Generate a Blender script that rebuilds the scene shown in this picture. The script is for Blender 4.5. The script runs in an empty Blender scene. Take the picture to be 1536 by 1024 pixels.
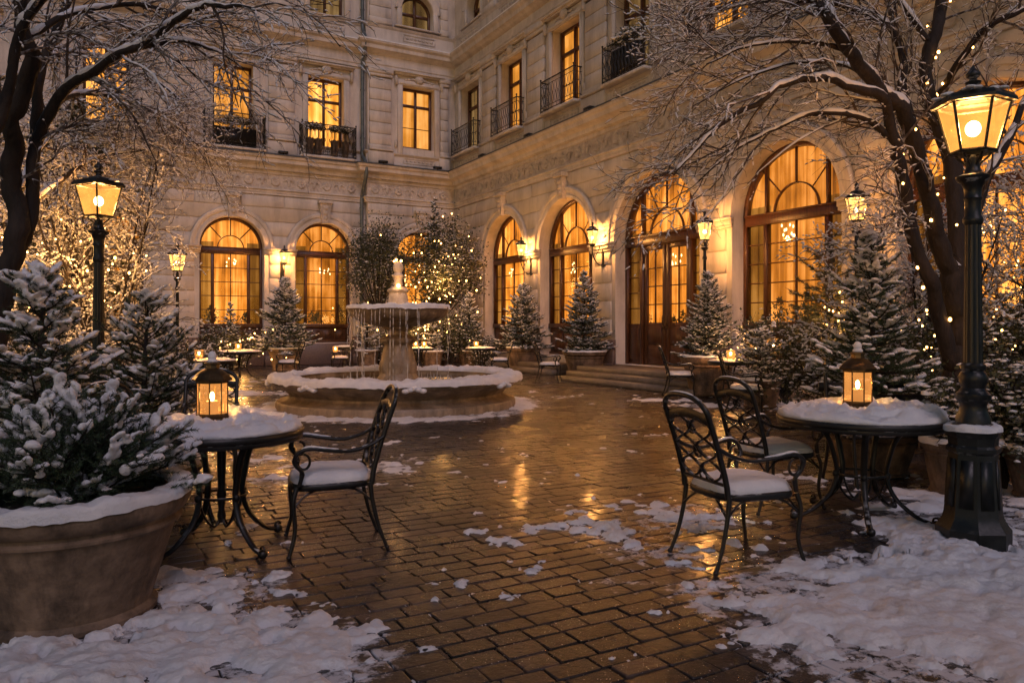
import bpy, bmesh, math, random
import numpy as np
from mathutils import Vector, Matrix
R_ = math.radians
scene = bpy.context.scene
COL = scene.collection

# ------------------------------------------------------------------ camera, sky, sun, exposure
CAMH = 1.38
F = 1130.0
cam_d = bpy.data.cameras.new('camera'); cam = bpy.data.objects.new('camera', cam_d); COL.objects.link(cam)
cam.location = (0, 0, CAMH); cam.rotation_euler = (R_(90), 0, 0)
cam_d.sensor_width = 36; cam_d.lens = F / 1536 * 36; cam_d.shift_y = -22 / 1536
cam_d.clip_start = .05; cam_d.clip_end = 400
scene.camera = cam
SUN_EL, SUN_ROT = R_(5), R_(200)
w = bpy.data.worlds.new('World'); scene.world = w; w.use_nodes = True
nt = w.node_tree; bg = nt.nodes['Background']
sky = nt.nodes.new('ShaderNodeTexSky'); sky.sky_type = 'NISHITA'; sky.sun_disc = False
sky.sun_elevation = SUN_EL; sky.sun_rotation = SUN_ROT; sky.air_density = 1.0; sky.dust_density = 1.0; sky.ozone_density = 2.5
nt.links.new(sky.outputs[0], bg.inputs[0]); bg.inputs[1].default_value = .041
sl = bpy.data.lights.new('sun', 'SUN'); sun = bpy.data.objects.new('sun', sl); COL.objects.link(sun)
sl.energy = .38; sl.angle = R_(25); sl.color = (.98, .78, .9)
# light falls from behind the camera, to the right and fairly high (soft dusk glow of an overcast sky)
sun.rotation_euler = (R_(48), 0, R_(20))
scene.view_settings.view_transform = 'Standard'; scene.view_settings.look = 'None'
scene.view_settings.exposure = 1.08; scene.view_settings.gamma = 1.0
scene.cycles.use_denoising = True
scene.cycles.max_bounces = 6; scene.cycles.transparent_max_bounces = 12
scene.cycles.sample_clamp_indirect = 4.0
LAMP = 4.4

# ------------------------------------------------------------------ helpers
def P(px, py, Y): return np.array(((px - 768) / F * Y, Y, CAMH + (490 - py) / F * Y))
def G(px, py):
    Y = F * CAMH / (py - 490.0); return np.array(((px - 768) / F * Y, Y))

class MB:
    def __init__(s): s.V = []; s.Fc = []; s.n = 0; s.xf = None; s.flip = False
    def add(s, v, f, mat=0):
        v = np.asarray(v, float).reshape(-1, 3)
        if s.xf is not None: v = s.xf(v)
        f = [np.asarray(q, int) for q in f] if isinstance(f, list) else [np.asarray(f, int)]
        for q in f:
            q = q + s.n
            if q.ndim == 1: q = q[None, :]
            if s.flip: q = q[:, ::-1]
            s.Fc.append((q, mat))
        s.V.append(v); s.n += len(v)
    def hexa(s, p, mat=0):    # 8 points: bottom 4 ccw, top 4 ccw
        s.add(p, np.array([[3,2,1,0],[4,5,6,7],[0,1,5,4],[1,2,6,5],[2,3,7,6],[3,0,4,7]]), mat)
    def box(s, a, b, mat=0):
        x0,y0,z0 = a; x1,y1,z1 = b
        s.hexa([(x0,y0,z0),(x1,y0,z0),(x1,y1,z0),(x0,y1,z0),(x0,y0,z1),(x1,y0,z1),(x1,y1,z1),(x0,y1,z1)], mat)
    def cbox(s, a, b, c=.01, mat=0):   # box with its front (+y) edges chamfered
        x0,y0,z0 = a; x1,y1,z1 = b; y2 = y1 - c
        v = [(x0,y0,z0),(x1,y0,z0),(x1,y0,z1),(x0,y0,z1),(x0,y2,z0),(x1,y2,z0),(x1,y2,z1),(x0,y2,z1),
             (x0+c,y1,z0+c),(x1-c,y1,z0+c),(x1-c,y1,z1-c),(x0+c,y1,z1-c)]
        s.add(v, np.array([[0,1,5,4],[1,2,6,5],[2,3,7,6],[3,0,4,7],[4,5,9,8],[5,6,10,9],[6,7,11,10],[7,4,8,11],[8,9,10,11],[3,2,1,0]]), mat)
    def lathe(s, prof, n=32, c=(0,0,0), rot=0, mat=0, rfun=None, a0=0, a1=2*math.pi):
        full = abs(a1 - a0 - 2*math.pi) < 1e-6
        m = n if full else n + 1
        a = a0 + (a1 - a0) * np.arange(m) / n + rot
        prof = np.array(prof, float); k = len(prof)
        r = prof[:, 0][:, None] * np.ones(m)[None, :]
        z = prof[:, 1][:, None] * np.ones(m)[None, :]
        if rfun is not None: r = rfun(r, z, a[None, :])
        V = np.stack([c[0] + r*np.cos(a), c[1] + r*np.sin(a), c[2] + z], -1).reshape(-1, 3)
        i, j = np.meshgrid(np.arange(k-1), np.arange(m if full else m-1), indexing='ij')
        j2 = (j + 1) % m
        s.add(V, np.stack([i*m+j, i*m+j2, (i+1)*m+j2, (i+1)*m+j], -1).reshape(-1, 4), mat)
    def tube(s, pts, rad, n=6, mat=0, cap=True, flat=None):
        p = np.asarray(pts, float); k = len(p)
        rad = np.ones(k)*rad if np.isscalar(rad) else np.asarray(rad, float)
        t = np.gradient(p, axis=0); t /= np.linalg.norm(t, axis=1)[:, None] + 1e-9
        ref = np.array((0, 0, 1.)) if abs(t[:, 2]).mean() < .8 else np.array((0.3, 1., 0))
        u = np.cross(t, ref); u /= np.linalg.norm(u, axis=1)[:, None] + 1e-9
        for i in range(1, k):
            if (u[i] * u[i-1]).sum() < 0: u[i] = -u[i]
        v = np.cross(t, u)
        a = np.arange(n) * 2*math.pi/n
        ru = rad if flat is None else rad*flat[0]; rv = rad if flat is None else rad*flat[1]
        V = p[:, None, :] + u[:, None, :]*(ru[:, None]*np.cos(a))[..., None] + v[:, None, :]*(rv[:, None]*np.sin(a))[..., None]
        i, j = np.meshgrid(np.arange(k-1), np.arange(n), indexing='ij'); j2 = (j+1) % n
        fs = [np.stack([i*n+j, i*n+j2, (i+1)*n+j2, (i+1)*n+j], -1).reshape(-1, 4)]
        if cap and n > 2:
            fs += [np.arange(n)[::-1], (k-1)*n + np.arange(n)]
        s.add(V.reshape(-1, 3), fs, mat)
    def ball(s, c, r, lvl=1, mat=0):
        v, f = ico(lvl); s.add(v*np.asarray(r) + np.asarray(c), f, mat)
    def sweep(s, path, prof, mat=0, z=0, caps=True):
        """profile (o,h) swept along a plan polyline (courtyard to the right of travel), mitred"""
        path = np.array(path, float); k = len(path); d = np.diff(path, axis=0); d /= np.linalg.norm(d, axis=1)[:, None]
        nr = np.stack([d[:, 1], -d[:, 0]], -1)
        mit = []
        for i in range(k):
            if i == 0: m = nr[0]
            elif i == k-1: m = nr[-1]
            else:
                m = nr[i-1] + nr[i]; m = m/np.linalg.norm(m); m = m/max(.2, (m*nr[i]).sum())
            mit.append(m)
        q = len(prof); V = []
        for i in range(k):
            for (o, h) in prof: V.append((path[i][0]+mit[i][0]*o, path[i][1]+mit[i][1]*o, h+z))
        fs = []
        for i in range(k-1):
            for j in range(q-1): fs.append((i*q+j, i*q+j+1, (i+1)*q+j+1, (i+1)*q+j))
        s.add(V, np.array(fs), mat)
    def build(s, name, mats, parent=None, smooth=35, origin=None):
        me = bpy.data.meshes.new(name)
        V = np.concatenate(s.V) if s.V else np.zeros((0, 3))
        if origin is not None: V = V - np.asarray(origin)
        me.vertices.add(len(V)); me.vertices.foreach_set('co', V.astype(np.float32).ravel())
        lv = np.concatenate([q.ravel() for q, m in s.Fc]); tot = np.concatenate([np.full(len(q), q.shape[1]) for q, m in s.Fc])
        mi = np.concatenate([np.full(len(q), m) for q, m in s.Fc])
        me.loops.add(len(lv)); me.loops.foreach_set('vertex_index', lv.astype(np.int32))
        me.polygons.add(len(tot)); st = np.concatenate([[0], np.cumsum(tot)[:-1]])
        me.polygons.foreach_set('loop_start', st.astype(np.int32))
        mats = mats if isinstance(mats, (list, tuple)) else [mats]
        for m in mats: me.materials.append(m)
        if len(mats) > 1: me.polygons.foreach_set('material_index', mi.astype(np.int32))
        me.update(calc_edges=True)
        if smooth:
            me.polygons.foreach_set('use_smooth', np.ones(len(tot), bool))
            if smooth < 170: me.set_sharp_from_angle(angle=R_(smooth))
        o = bpy.data.objects.new(name, me); COL.objects.link(o)
        if parent is not None: o.parent = parent
        return o

_ico = {}
def ico(l):
    if l not in _ico:
        bm = bmesh.new(); bmesh.ops.create_icosphere(bm, subdivisions=l, radius=1)
        bm.verts.ensure_lookup_table()
        _ico[l] = (np.array([v.co[:] for v in bm.verts]), np.array([[v.index for v in f.verts] for f in bm.faces])); bm.free()
    return _ico[l]

def thing(name, label, cat, loc=(0,0,0), rotz=0, group=None):
    o = bpy.data.objects.new(name, None); COL.objects.link(o); o.empty_display_size = .2
    o.location = loc; o.rotation_euler = (0, 0, rotz); o['label'] = label; o['category'] = cat
    if group: o['group'] = group
    return o
def tag(o, label, cat, group=None):
    o['label'] = label; o['category'] = cat
    if group: o['group'] = group
    return o
def struct(o, kind='structure'): o['kind'] = kind; return o
def dup(root, loc, rotz, label, scale=None, group=None):
    r = root.copy(); COL.objects.link(r); r.location = loc; r.rotation_euler = (0, 0, rotz); r['label'] = label
    if scale: r.scale = (scale[0], scale[1], scale[2]) if not np.isscalar(scale) else (scale,)*3
    if group: r['group'] = group
    for ch in list(root.children):
        c = ch.copy(); COL.objects.link(c); c.parent = r
        for g in ch.children:
            d = g.copy(); COL.objects.link(d); d.parent = c
    return r

def _hash(ix, iy, seed):
    h = (ix*374761393 + iy*668265263 + seed*1274126177) & 0xffffffff
    h = ((h ^ (h >> 13)) * 1274126177) & 0xffffffff
    return ((h ^ (h >> 16)) & 0xffffff) / float(0xffffff)
def vnoise(x, y, seed=0):
    x = np.asarray(x, float); y = np.asarray(y, float)
    ix = np.floor(x).astype(np.int64); iy = np.floor(y).astype(np.int64); fx = x-ix; fy = y-iy
    fx = fx*fx*(3-2*fx); fy = fy*fy*(3-2*fy)
    a = _hash(ix, iy, seed); b = _hash(ix+1, iy, seed); c = _hash(ix, iy+1, seed); d = _hash(ix+1, iy+1, seed)
    return (a*(1-fx)+b*fx)*(1-fy) + (c*(1-fx)+d*fx)*fy
def fbm(x, y, s, oc=4, seed=0):     # -1..1
    t = 0; a = 1; w_ = 0
    for i in range(oc):
        t = t + a*(vnoise(x/s + 17.3*i, y/s - 9.1*i, seed+i)*2-1); w_ += a; a *= .55; s *= .48
    return t/w_*1.5
def norm(v): v = np.asarray(v, float); return v/(np.linalg.norm(v)+1e-9)
def bez(pts, n):       # smooth curve (Catmull-Rom) through points
    p = np.array(pts, float)
    p = np.vstack([2*p[0]-p[1], p, 2*p[-1]-p[-2]]); out = []
    seg = len(p)-3; per = max(2, n//seg)
    for i in range(seg):
        for t in np.linspace(0, 1, per, endpoint=False):
            a, b, c, d = p[i:i+4]
            out.append(.5*((2*b)+(-a+c)*t+(2*a-5*b+4*c-d)*t*t+(-a+3*b-3*c+d)*t**3))
    out.append(p[-2]); return np.array(out)

# ------------------------------------------------------------------ materials
def mat_base(name):
    m = bpy.data.materials.new(name); m.use_nodes = True; nt = m.node_tree
    return m, nt, nt.nodes['Principled BSDF']
def N(nt, t, **k):
    n = nt.nodes.new(t)
    for a, b in k.items(): setattr(n, a, b)
    return n
def ramp(nt, src, stops):
    r = N(nt, 'ShaderNodeValToRGB'); e = r.color_ramp.elements
    while len(e) < len(stops): e.new(.5)
    for i, (p, c) in enumerate(stops):
        e[i].position = p; e[i].color = (c[0], c[1], c[2], 1) if not np.isscalar(c) else (c, c, c, 1)
    nt.links.new(src, r.inputs[0]); return r
def noisy(name, c1, c2, scale=5, rough=.7, bump=.3, bscale=40, metal=0, detail=6, dist=.01, spec=.5, stretch=None, r2=None, streak=None):
    m, nt, b = mat_base(name); L = nt.links
    tc = N(nt, 'ShaderNodeTexCoord'); mp = N(nt, 'ShaderNodeMapping'); L.new(tc.outputs['Object'], mp.inputs[0])
    if stretch: mp.inputs['Scale'].default_value = stretch
    n1 = N(nt, 'ShaderNodeTexNoise'); n1.inputs['Scale'].default_value = scale; n1.inputs['Detail'].default_value = detail
    n1.inputs['Roughness'].default_value = .65
    L.new(mp.outputs[0], n1.inputs['Vector'])
    r = ramp(nt, n1.outputs[0], [(.32, c1), (.68, c2)]); L.new(r.outputs[0], b.inputs['Base Color'])
    if streak:
        m2_ = N(nt, 'ShaderNodeMapping'); m2_.inputs['Scale'].default_value = (streak[0], streak[0], streak[1]); L.new(tc.outputs['Object'], m2_.inputs[0])
        ns = N(nt, 'ShaderNodeTexNoise'); ns.inputs['Scale'].default_value = 1; ns.inputs['Detail'].default_value = 8; ns.inputs['Roughness'].default_value = .7; L.new(m2_.outputs[0], ns.inputs[0])
        rs_ = ramp(nt, ns.outputs[0], [(.36, streak[2]), (.56, 1.0)]); mm_ = N(nt, 'ShaderNodeMix', data_type='RGBA', blend_type='MULTIPLY'); mm_.inputs[0].default_value = 1
        L.new(r.outputs[0], mm_.inputs[6]); L.new(rs_.outputs[0], mm_.inputs[7]); L.new(mm_.outputs[2], b.inputs['Base Color'])
    if r2 is None: b.inputs['Roughness'].default_value = rough
    else:
        rr = ramp(nt, n1.outputs[0], [(.35, rough), (.65, r2)]); L.new(rr.outputs[0], b.inputs['Roughness'])
    b.inputs['Metallic'].default_value = metal; b.inputs['Specular IOR Level'].default_value = spec
    if bump:
        n2 = N(nt, 'ShaderNodeTexNoise'); n2.inputs['Scale'].default_value = bscale; n2.inputs['Detail'].default_value = 4
        L.new(mp.outputs[0], n2.inputs['Vector'])
        bp = N(nt, 'ShaderNodeBump'); bp.inputs['Strength'].default_value = bump; bp.inputs['Distance'].default_value = dist
        L.new(n2.outputs[0], bp.inputs['Height']); L.new(bp.outputs[0], b.inputs['Normal'])
    return m
def snowy(m, thr=(.45, .75), amount=1.0, nscale=14, lo=.35, hi=.8):
    """real settled snow/frost on surfaces that face up"""
    nt = m.node_tree; L = nt.links; b = nt.nodes['Principled BSDF']
    src = b.inputs['Base Color'].links[0].from_socket
    g = N(nt, 'ShaderNodeNewGeometry'); sp = N(nt, 'ShaderNodeSeparateXYZ'); L.new(g.outputs['True Normal'], sp.inputs[0])
    ab = N(nt, 'ShaderNodeMath', operation='ABSOLUTE'); L.new(sp.outputs[2], ab.inputs[0])
    tc = N(nt, 'ShaderNodeTexCoord'); n = N(nt, 'ShaderNodeTexNoise'); n.inputs['Scale'].default_value = nscale; L.new(tc.outputs['Object'], n.inputs['Vector'])
    r1 = ramp(nt, ab.outputs[0], [(lo, 0.), (hi, 1.)]); r2 = ramp(nt, n.outputs[0], [(thr[0], 0.), (thr[1], amount)])
    mu = N(nt, 'ShaderNodeMath', operation='MULTIPLY'); L.new(r1.outputs[0], mu.inputs[0]); L.new(r2.outputs[0], mu.inputs[1])
    mx = N(nt, 'ShaderNodeMix', data_type='RGBA'); L.new(mu.outputs[0], mx.inputs[0]); L.new(src, mx.inputs[6]); mx.inputs[7].default_value = (.75, .77, .8, 1)
    L.new(mx.outputs[2], b.inputs['Base Color']); return m

stone = noisy('stone', (.5, .45, .405), (.66, .6, .55), 1.1, .8, .35, 18, detail=9, streak=(2.4, .45, .74))
stone_carved = noisy('carved_stone', (.36, .31, .27), (.6, .54, .48), 5, .8, .9, 14, dist=.05, detail=9)
granite = noisy('granite', (.09, .06, .055), (.2, .14, .12), 30, .45, .2, 60)
step_stone = noisy('step_stone', (.12, .1, .085), (.24, .2, .17), 6, .4, .3, 30, r2=.6)
lead = noisy('lead_flashing', (.05, .06, .075), (.12, .135, .16), 8, .4, .1, 30, metal=.4)
pipe_m = noisy('pipe_metal', (.07, .09, .1), (.14, .17, .18), 6, .45, .1, 20, metal=.3)
wood = noisy('dark_wood', (.035, .012, .005), (.11, .042, .016), 3, .33, .25, 12, stretch=(9, 9, .8), r2=.45)
iron = noisy('black_iron', (.006, .0058, .0056), (.014, .013, .012), 12, .33, .3, 60, metal=.1, spec=.4, dist=.004, r2=.5)
bronze = noisy('aged_bronze', (.05, .03, .014), (.14, .085, .036), 14, .35, .2, 60, metal=.7, dist=.003)
paintiron = noisy('black_green_cast_iron', (.006, .0075, .0075), (.015, .017, .017), 9, .3, .4, 45, metal=.1, spec=.45, dist=.004, r2=.5)
pot_m = noisy('weathered_pot', (.075, .048, .03), (.24, .165, .11), 7, .75, .9, 20, detail=12, streak=(5, 1.3, .3))
fount = noisy('fountain_stone', (.17, .12, .075), (.36, .28, .19), 3.5, .6, .6, 22, detail=10, dist=.015, r2=.35, streak=(4, .8, .5))
bark = noisy('bark', (.005, .0035, .003), (.026, .017, .013), 9, .85, 1.0, 26, stretch=(1, 1, .3), dist=.02)
soil = noisy('soil', (.01, .008, .006), (.03, .022, .016), 10, .9, .6, 20)
needle_near = snowy(noisy('fir_needles', (.012, .03, .014), (.05, .085, .035), 9, .6, 0), (.55, .85), .3, 12)
needle_far = snowy(noisy('frosted_fir_needles', (.012, .026, .014), (.045, .07, .035), 5, .6, 0), (.45, .75), .75, 7)
twig_m = snowy(noisy('frosted_twig', (.02, .013, .01), (.07, .048, .036), 14, .85, 0), (.45, .7), .7, 20, .2, .7)
leaf_m = snowy(noisy('shrub_leaves', (.014, .022, .01), (.06, .07, .028), 4, .5, 0), (.55, .75), .8, 6)
wax = noisy('candle_wax', (.7, .55, .35), (.8, .65, .45), 5, .4, 0)

for m_ in (iron, paintiron): snowy(m_, (.52, .66), .55, 22, .55, .95)
def snow_mat(name='snow', bscale=55, bdist=.006):
    m, nt, b = mat_base(name); L = nt.links
    tc = N(nt, 'ShaderNodeTexCoord')
    n1 = N(nt, 'ShaderNodeTexNoise'); n1.inputs['Scale'].default_value = 7; n1.inputs['Detail'].default_value = 8; L.new(tc.outputs['Object'], n1.inputs[0])
    r = ramp(nt, n1.outputs[0], [(.3, (.7, .71, .75)), (.65, (.84, .84, .86))]); L.new(r.outputs[0], b.inputs['Base Color'])
    b.inputs['Roughness'].default_value = .55; b.inputs['Specular IOR Level'].default_value = .3
    n2 = N(nt, 'ShaderNodeTexNoise'); n2.inputs['Scale'].default_value = bscale; n2.inputs['Detail'].default_value = 8; n2.inputs['Roughness'].default_value = .75
    L.new(tc.outputs['Object'], n2.inputs[0])
    bp = N(nt, 'ShaderNodeBump'); bp.inputs['Strength'].default_value = .8; bp.inputs['Distance'].default_value = bdist
    L.new(n2.outputs[0], bp.inputs['Height']); L.new(bp.outputs[0], b.inputs['Normal'])
    return m
snow = snow_mat('snow', 48, .022)
snow_ground = snow_mat('trodden_snow', 60, .02)
nt_ = snow_ground.node_tree; b_ = nt_.nodes['Principled BSDF']; src_ = b_.inputs['Base Color'].links[0].from_socket
tc_ = N(nt_, 'ShaderNodeTexCoord'); n_ = N(nt_, 'ShaderNodeTexNoise'); n_.inputs['Scale'].default_value = 3.5; n_.inputs['Detail'].default_value = 11; n_.inputs['Roughness'].default_value = .74; nt_.links.new(tc_.outputs['Object'], n_.inputs[0])
r_ = ramp(nt_, n_.outputs[0], [(.5, 0.), (.68, .7)]); mx_ = N(nt_, 'ShaderNodeMix', data_type='RGBA'); nt_.links.new(r_.outputs[0], mx_.inputs[0]); nt_.links.new(src_, mx_.inputs[6]); mx_.inputs[7].default_value = (.4, .36, .34, 1); nt_.links.new(mx_.outputs[2], b_.inputs['Base Color'])

def paver_mat():
    m, nt, b = mat_base('wet_paving_stone'); L = nt.links
    at = N(nt, 'ShaderNodeAttribute', attribute_name='tone'); sp = N(nt, 'ShaderNodeSeparateColor'); L.new(at.outputs['Color'], sp.inputs[0])
    tc = N(nt, 'ShaderNodeTexCoord')
    base = ramp(nt, sp.outputs[0], [(0, (.012, .0115, .0125)), (.35, (.025, .0215, .021)), (.65, (.037, .03, .028)), (.85, (.06, .045, .038)), (1, (.1, .07, .053))])
    n1 = N(nt, 'ShaderNodeTexNoise'); n1.inputs['Scale'].default_value = 14; n1.inputs['Detail'].default_value = 8; L.new(tc.outputs['Object'], n1.inputs[0])
    r1 = ramp(nt, n1.outputs[0], [(.3, .55), (.7, 1.3)])
    mx = N(nt, 'ShaderNodeMix', data_type='RGBA', blend_type='MULTIPLY'); mx.inputs[0].default_value = 1; L.new(base.outputs[0], mx.inputs[6]); L.new(r1.outputs[0], mx.inputs[7])
    # scattered icy frost, stronger where the attribute says snow is thin
    n2 = N(nt, 'ShaderNodeTexNoise'); n2.inputs['Scale'].default_value = 9; n2.inputs['Detail'].default_value = 10; n2.inputs['Roughness'].default_value = .72; L.new(tc.outputs['Object'], n2.inputs[0])
    ad = N(nt, 'ShaderNodeMath', operation='MULTIPLY_ADD'); L.new(sp.outputs[1], ad.inputs[0]); ad.inputs[1].default_value = .4; L.new(n2.outputs[0], ad.inputs[2])
    r2 = ramp(nt, ad.outputs[0], [(.68, 0.), (.76, .85)])
    n5 = N(nt, 'ShaderNodeTexNoise'); n5.inputs['Scale'].default_value = 90; n5.inputs['Detail'].default_value = 2; L.new(tc.outputs['Object'], n5.inputs[0])
    r5 = ramp(nt, n5.outputs[0], [(.69, 0.), (.73, .6)])
    mm = N(nt, 'ShaderNodeMath', operation='MAXIMUM'); L.new(r2.outputs[0], mm.inputs[0]); L.new(r5.outputs[0], mm.inputs[1])
    m2 = N(nt, 'ShaderNodeMix', data_type='RGBA'); L.new(mm.outputs[0], m2.inputs[0]); L.new(mx.outputs[2], m2.inputs[6]); m2.inputs[7].default_value = (.6, .6, .63, 1)
    L.new(m2.outputs[2], b.inputs['Base Color'])
    # wetness: large puddly pattern of low roughness
    n3 = N(nt, 'ShaderNodeTexNoise'); n3.inputs['Scale'].default_value = 1.3; n3.inputs['Detail'].default_value = 5; L.new(tc.outputs['Object'], n3.inputs[0])
    r3 = ramp(nt, n3.outputs[0], [(.33, .13), (.7, .42)])
    m3 = N(nt, 'ShaderNodeMix', data_type='FLOAT'); L.new(mm.outputs[0], m3.inputs[0]); L.new(r3.outputs[0], m3.inputs[2]); m3.inputs[3].default_value = .6
    L.new(m3.outputs[0], b.inputs['Roughness'])
    b.inputs['Specular IOR Level'].default_value = .34
    inv = N(nt, 'ShaderNodeMath', operation='MULTIPLY_ADD'); L.new(mm.outputs[0], inv.inputs[0]); inv.inputs[1].default_value = -.12; inv.inputs[2].default_value = .12; inv.use_clamp = True; L.new(inv.outputs[0], b.inputs['Coat Weight']); b.inputs['Coat Roughness'].default_value = .12
    n4 = N(nt, 'ShaderNodeTexNoise'); n4.inputs['Scale'].default_value = 24; n4.inputs['Detail'].default_value = 7; n4.inputs['Roughness'].default_value = .65; L.new(tc.outputs['Object'], n4.inputs[0])
    bp = N(nt, 'ShaderNodeBump'); bp.inputs['Strength'].default_value = .75; bp.inputs['Distance'].default_value = .007
    L.new(n4.outputs[0], bp.inputs['Height']); L.new(bp.outputs[0], b.inputs['Normal'])
    return m
paver = paver_mat()
joint = noisy('joint_sand', (.008, .007, .006), (.03, .024, .02), 20, .6, .4, 60)

def emis(name, col, st, sampling='NONE'):
    m = bpy.data.materials.new(name); m.use_nodes = True; nt = m.node_tree; nt.nodes.remove(nt.nodes['Principled BSDF'])
    e = N(nt, 'ShaderNodeEmission'); e.inputs[0].default_value = (*col, 1); e.inputs[1].default_value = st
    nt.links.new(e.outputs[0], nt.nodes['Material Output'].inputs[0]); m.cycles.emission_sampling = sampling; return m
flame = emis('flame', (1, .62, .22), 14)
bulb_m = emis('lit_bulb', (1, .8, .5), 18)
fairy = emis('fairy_bulb', (1, .46, .11), 9)
glint = emis('chandelier_glint', (1, .7, .3), 2.6)

def curtain_mat(name, strength, c_lo, c_mid, c_hi, fold=7.0, sampling='AUTO'):
    """lit net curtain glowing from the room behind it"""
    m = bpy.data.materials.new(name); m.use_nodes = True; nt = m.node_tree; L = nt.links; nt.nodes.remove(nt.nodes['Principled BSDF'])
    tc = N(nt, 'ShaderNodeTexCoord'); mp = N(nt, 'ShaderNodeMapping'); mp.inputs['Scale'].default_value = (fold, fold, .35); L.new(tc.outputs['Object'], mp.inputs[0])
    n1 = N(nt, 'ShaderNodeTexNoise'); n1.inputs['Scale'].default_value = 1; n1.inputs['Detail'].default_value = 4; L.new(mp.outputs[0], n1.inputs[0])
    mp2 = N(nt, 'ShaderNodeMapping'); mp2.inputs['Scale'].default_value = (1.3, 1.3, .9); L.new(tc.outputs['Object'], mp2.inputs[0])
    n2 = N(nt, 'ShaderNodeTexNoise'); n2.inputs['Scale'].default_value = 1; n2.inputs['Detail'].default_value = 3; L.new(mp2.outputs[0], n2.inputs[0])
    a = N(nt, 'ShaderNodeMath', operation='MULTIPLY_ADD'); L.new(n1.outputs[0], a.inputs[0]); a.inputs[1].default_value = .6
    b = N(nt, 'ShaderNodeMath', operation='MULTIPLY'); L.new(n2.outputs[0], b.inputs[0]); b.inputs[1].default_value = .5; L.new(b.outputs[0], a.inputs[2])
    r = ramp(nt, a.outputs[0], [(.38, c_lo), (.54, c_mid), (.7, c_hi)])
    e = N(nt, 'ShaderNodeEmission'); L.new(r.outputs[0], e.inputs[0])
    oi = N(nt, 'ShaderNodeObjectInfo'); ma = N(nt, 'ShaderNodeMath', operation='MULTIPLY_ADD'); L.new(oi.outputs['Random'], ma.inputs[0]); ma.inputs[1].default_value = strength*.7; ma.inputs[2].default_value = strength*.65; L.new(ma.outputs[0], e.inputs[1])
    L.new(e.outputs[0], nt.nodes['Material Output'].inputs[0]); m.cycles.emission_sampling = sampling; return m
cur_ground = curtain_mat('lit_curtain', .68, (.12, .03, .002), (.68, .215, .022), (1.35, .52, .11))
cur_side = curtain_mat('half_drawn_drape', .4, (.1, .03, .004), (.32, .12, .014), (.6, .26, .05))
cur_upper = curtain_mat('lit_upper_curtain', .6, (.4, .15, .015), (.95, .36, .05), (1.4, .66, .18), 5)
cur_dim = curtain_mat('dim_curtain', .35, (.1, .055, .02), (.3, .17, .06), (.6, .38, .16), 5)

def glass_mat(name, tint=(1, .95, .85), rough=.05, gloss=.12):
    m = bpy.data.materials.new(name); m.use_nodes = True; nt = m.node_tree; L = nt.links; nt.nodes.remove(nt.nodes['Principled BSDF'])
    t = N(nt, 'ShaderNodeBsdfTransparent'); t.inputs[0].default_value = (*tint, 1); g = N(nt, 'ShaderNodeBsdfGlossy'); g.inputs['Roughness'].default_value = rough
    lw = N(nt, 'ShaderNodeLayerWeight'); lw.inputs[0].default_value = .5
    f = N(nt, 'ShaderNodeMath', operation='POWER'); L.new(lw.outputs['Facing'], f.inputs[0]); f.inputs[1].default_value = 4
    f2 = N(nt, 'ShaderNodeMath', operation='MULTIPLY_ADD'); L.new(f.outputs[0], f2.inputs[0]); f2.inputs[1].default_value = .6; f2.inputs[2].default_value = .04
    mx = N(nt, 'ShaderNodeMixShader'); L.new(f2.outputs[0], mx.inputs[0]); L.new(t.outputs[0], mx.inputs[1]); L.new(g.outputs[0], mx.inputs[2])
    L.new(mx.outputs[0], nt.nodes['Material Output'].inputs[0]); return m
glass = glass_mat('window_glass')
def lampglass_mat(name, col, st, trans):
    m = bpy.data.materials.new(name); m.use_nodes = True; nt = m.node_tree; L = nt.links; nt.nodes.remove(nt.nodes['Principled BSDF'])
    t = N(nt, 'ShaderNodeBsdfTransparent'); t.inputs[0].default_value = (1, .85, .6, 1); e = N(nt, 'ShaderNodeEmission'); e.inputs[1].default_value = st
    tc = N(nt, 'ShaderNodeTexCoord'); n = N(nt, 'ShaderNodeTexNoise'); n.inputs['Scale'].default_value = 7; L.new(tc.outputs['Object'], n.inputs[0])
    r = ramp(nt, n.outputs[0], [(.3, tuple(c*.7 for c in col)), (.7, tuple(c*1.25 for c in col))]); L.new(r.outputs[0], e.inputs[0])
    mx = N(nt, 'ShaderNodeMixShader'); mx.inputs[0].default_value = trans; L.new(e.outputs[0], mx.inputs[1]); L.new(t.outputs[0], mx.inputs[2])
    L.new(mx.outputs[0], nt.nodes['Material Output'].inputs[0]); m.cycles.emission_sampling = 'NONE'; return m
lampglass = lampglass_mat('glowing_lamp_glass', (1, .39, .075), .8, .42)
lampglass_hot = lampglass_mat('glowing_small_lamp_glass', (1, .46, .12), 1.4, .35)
lantglass = lampglass_mat('glowing_lantern_glass', (1, .4, .1), .8, .72)

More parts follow.
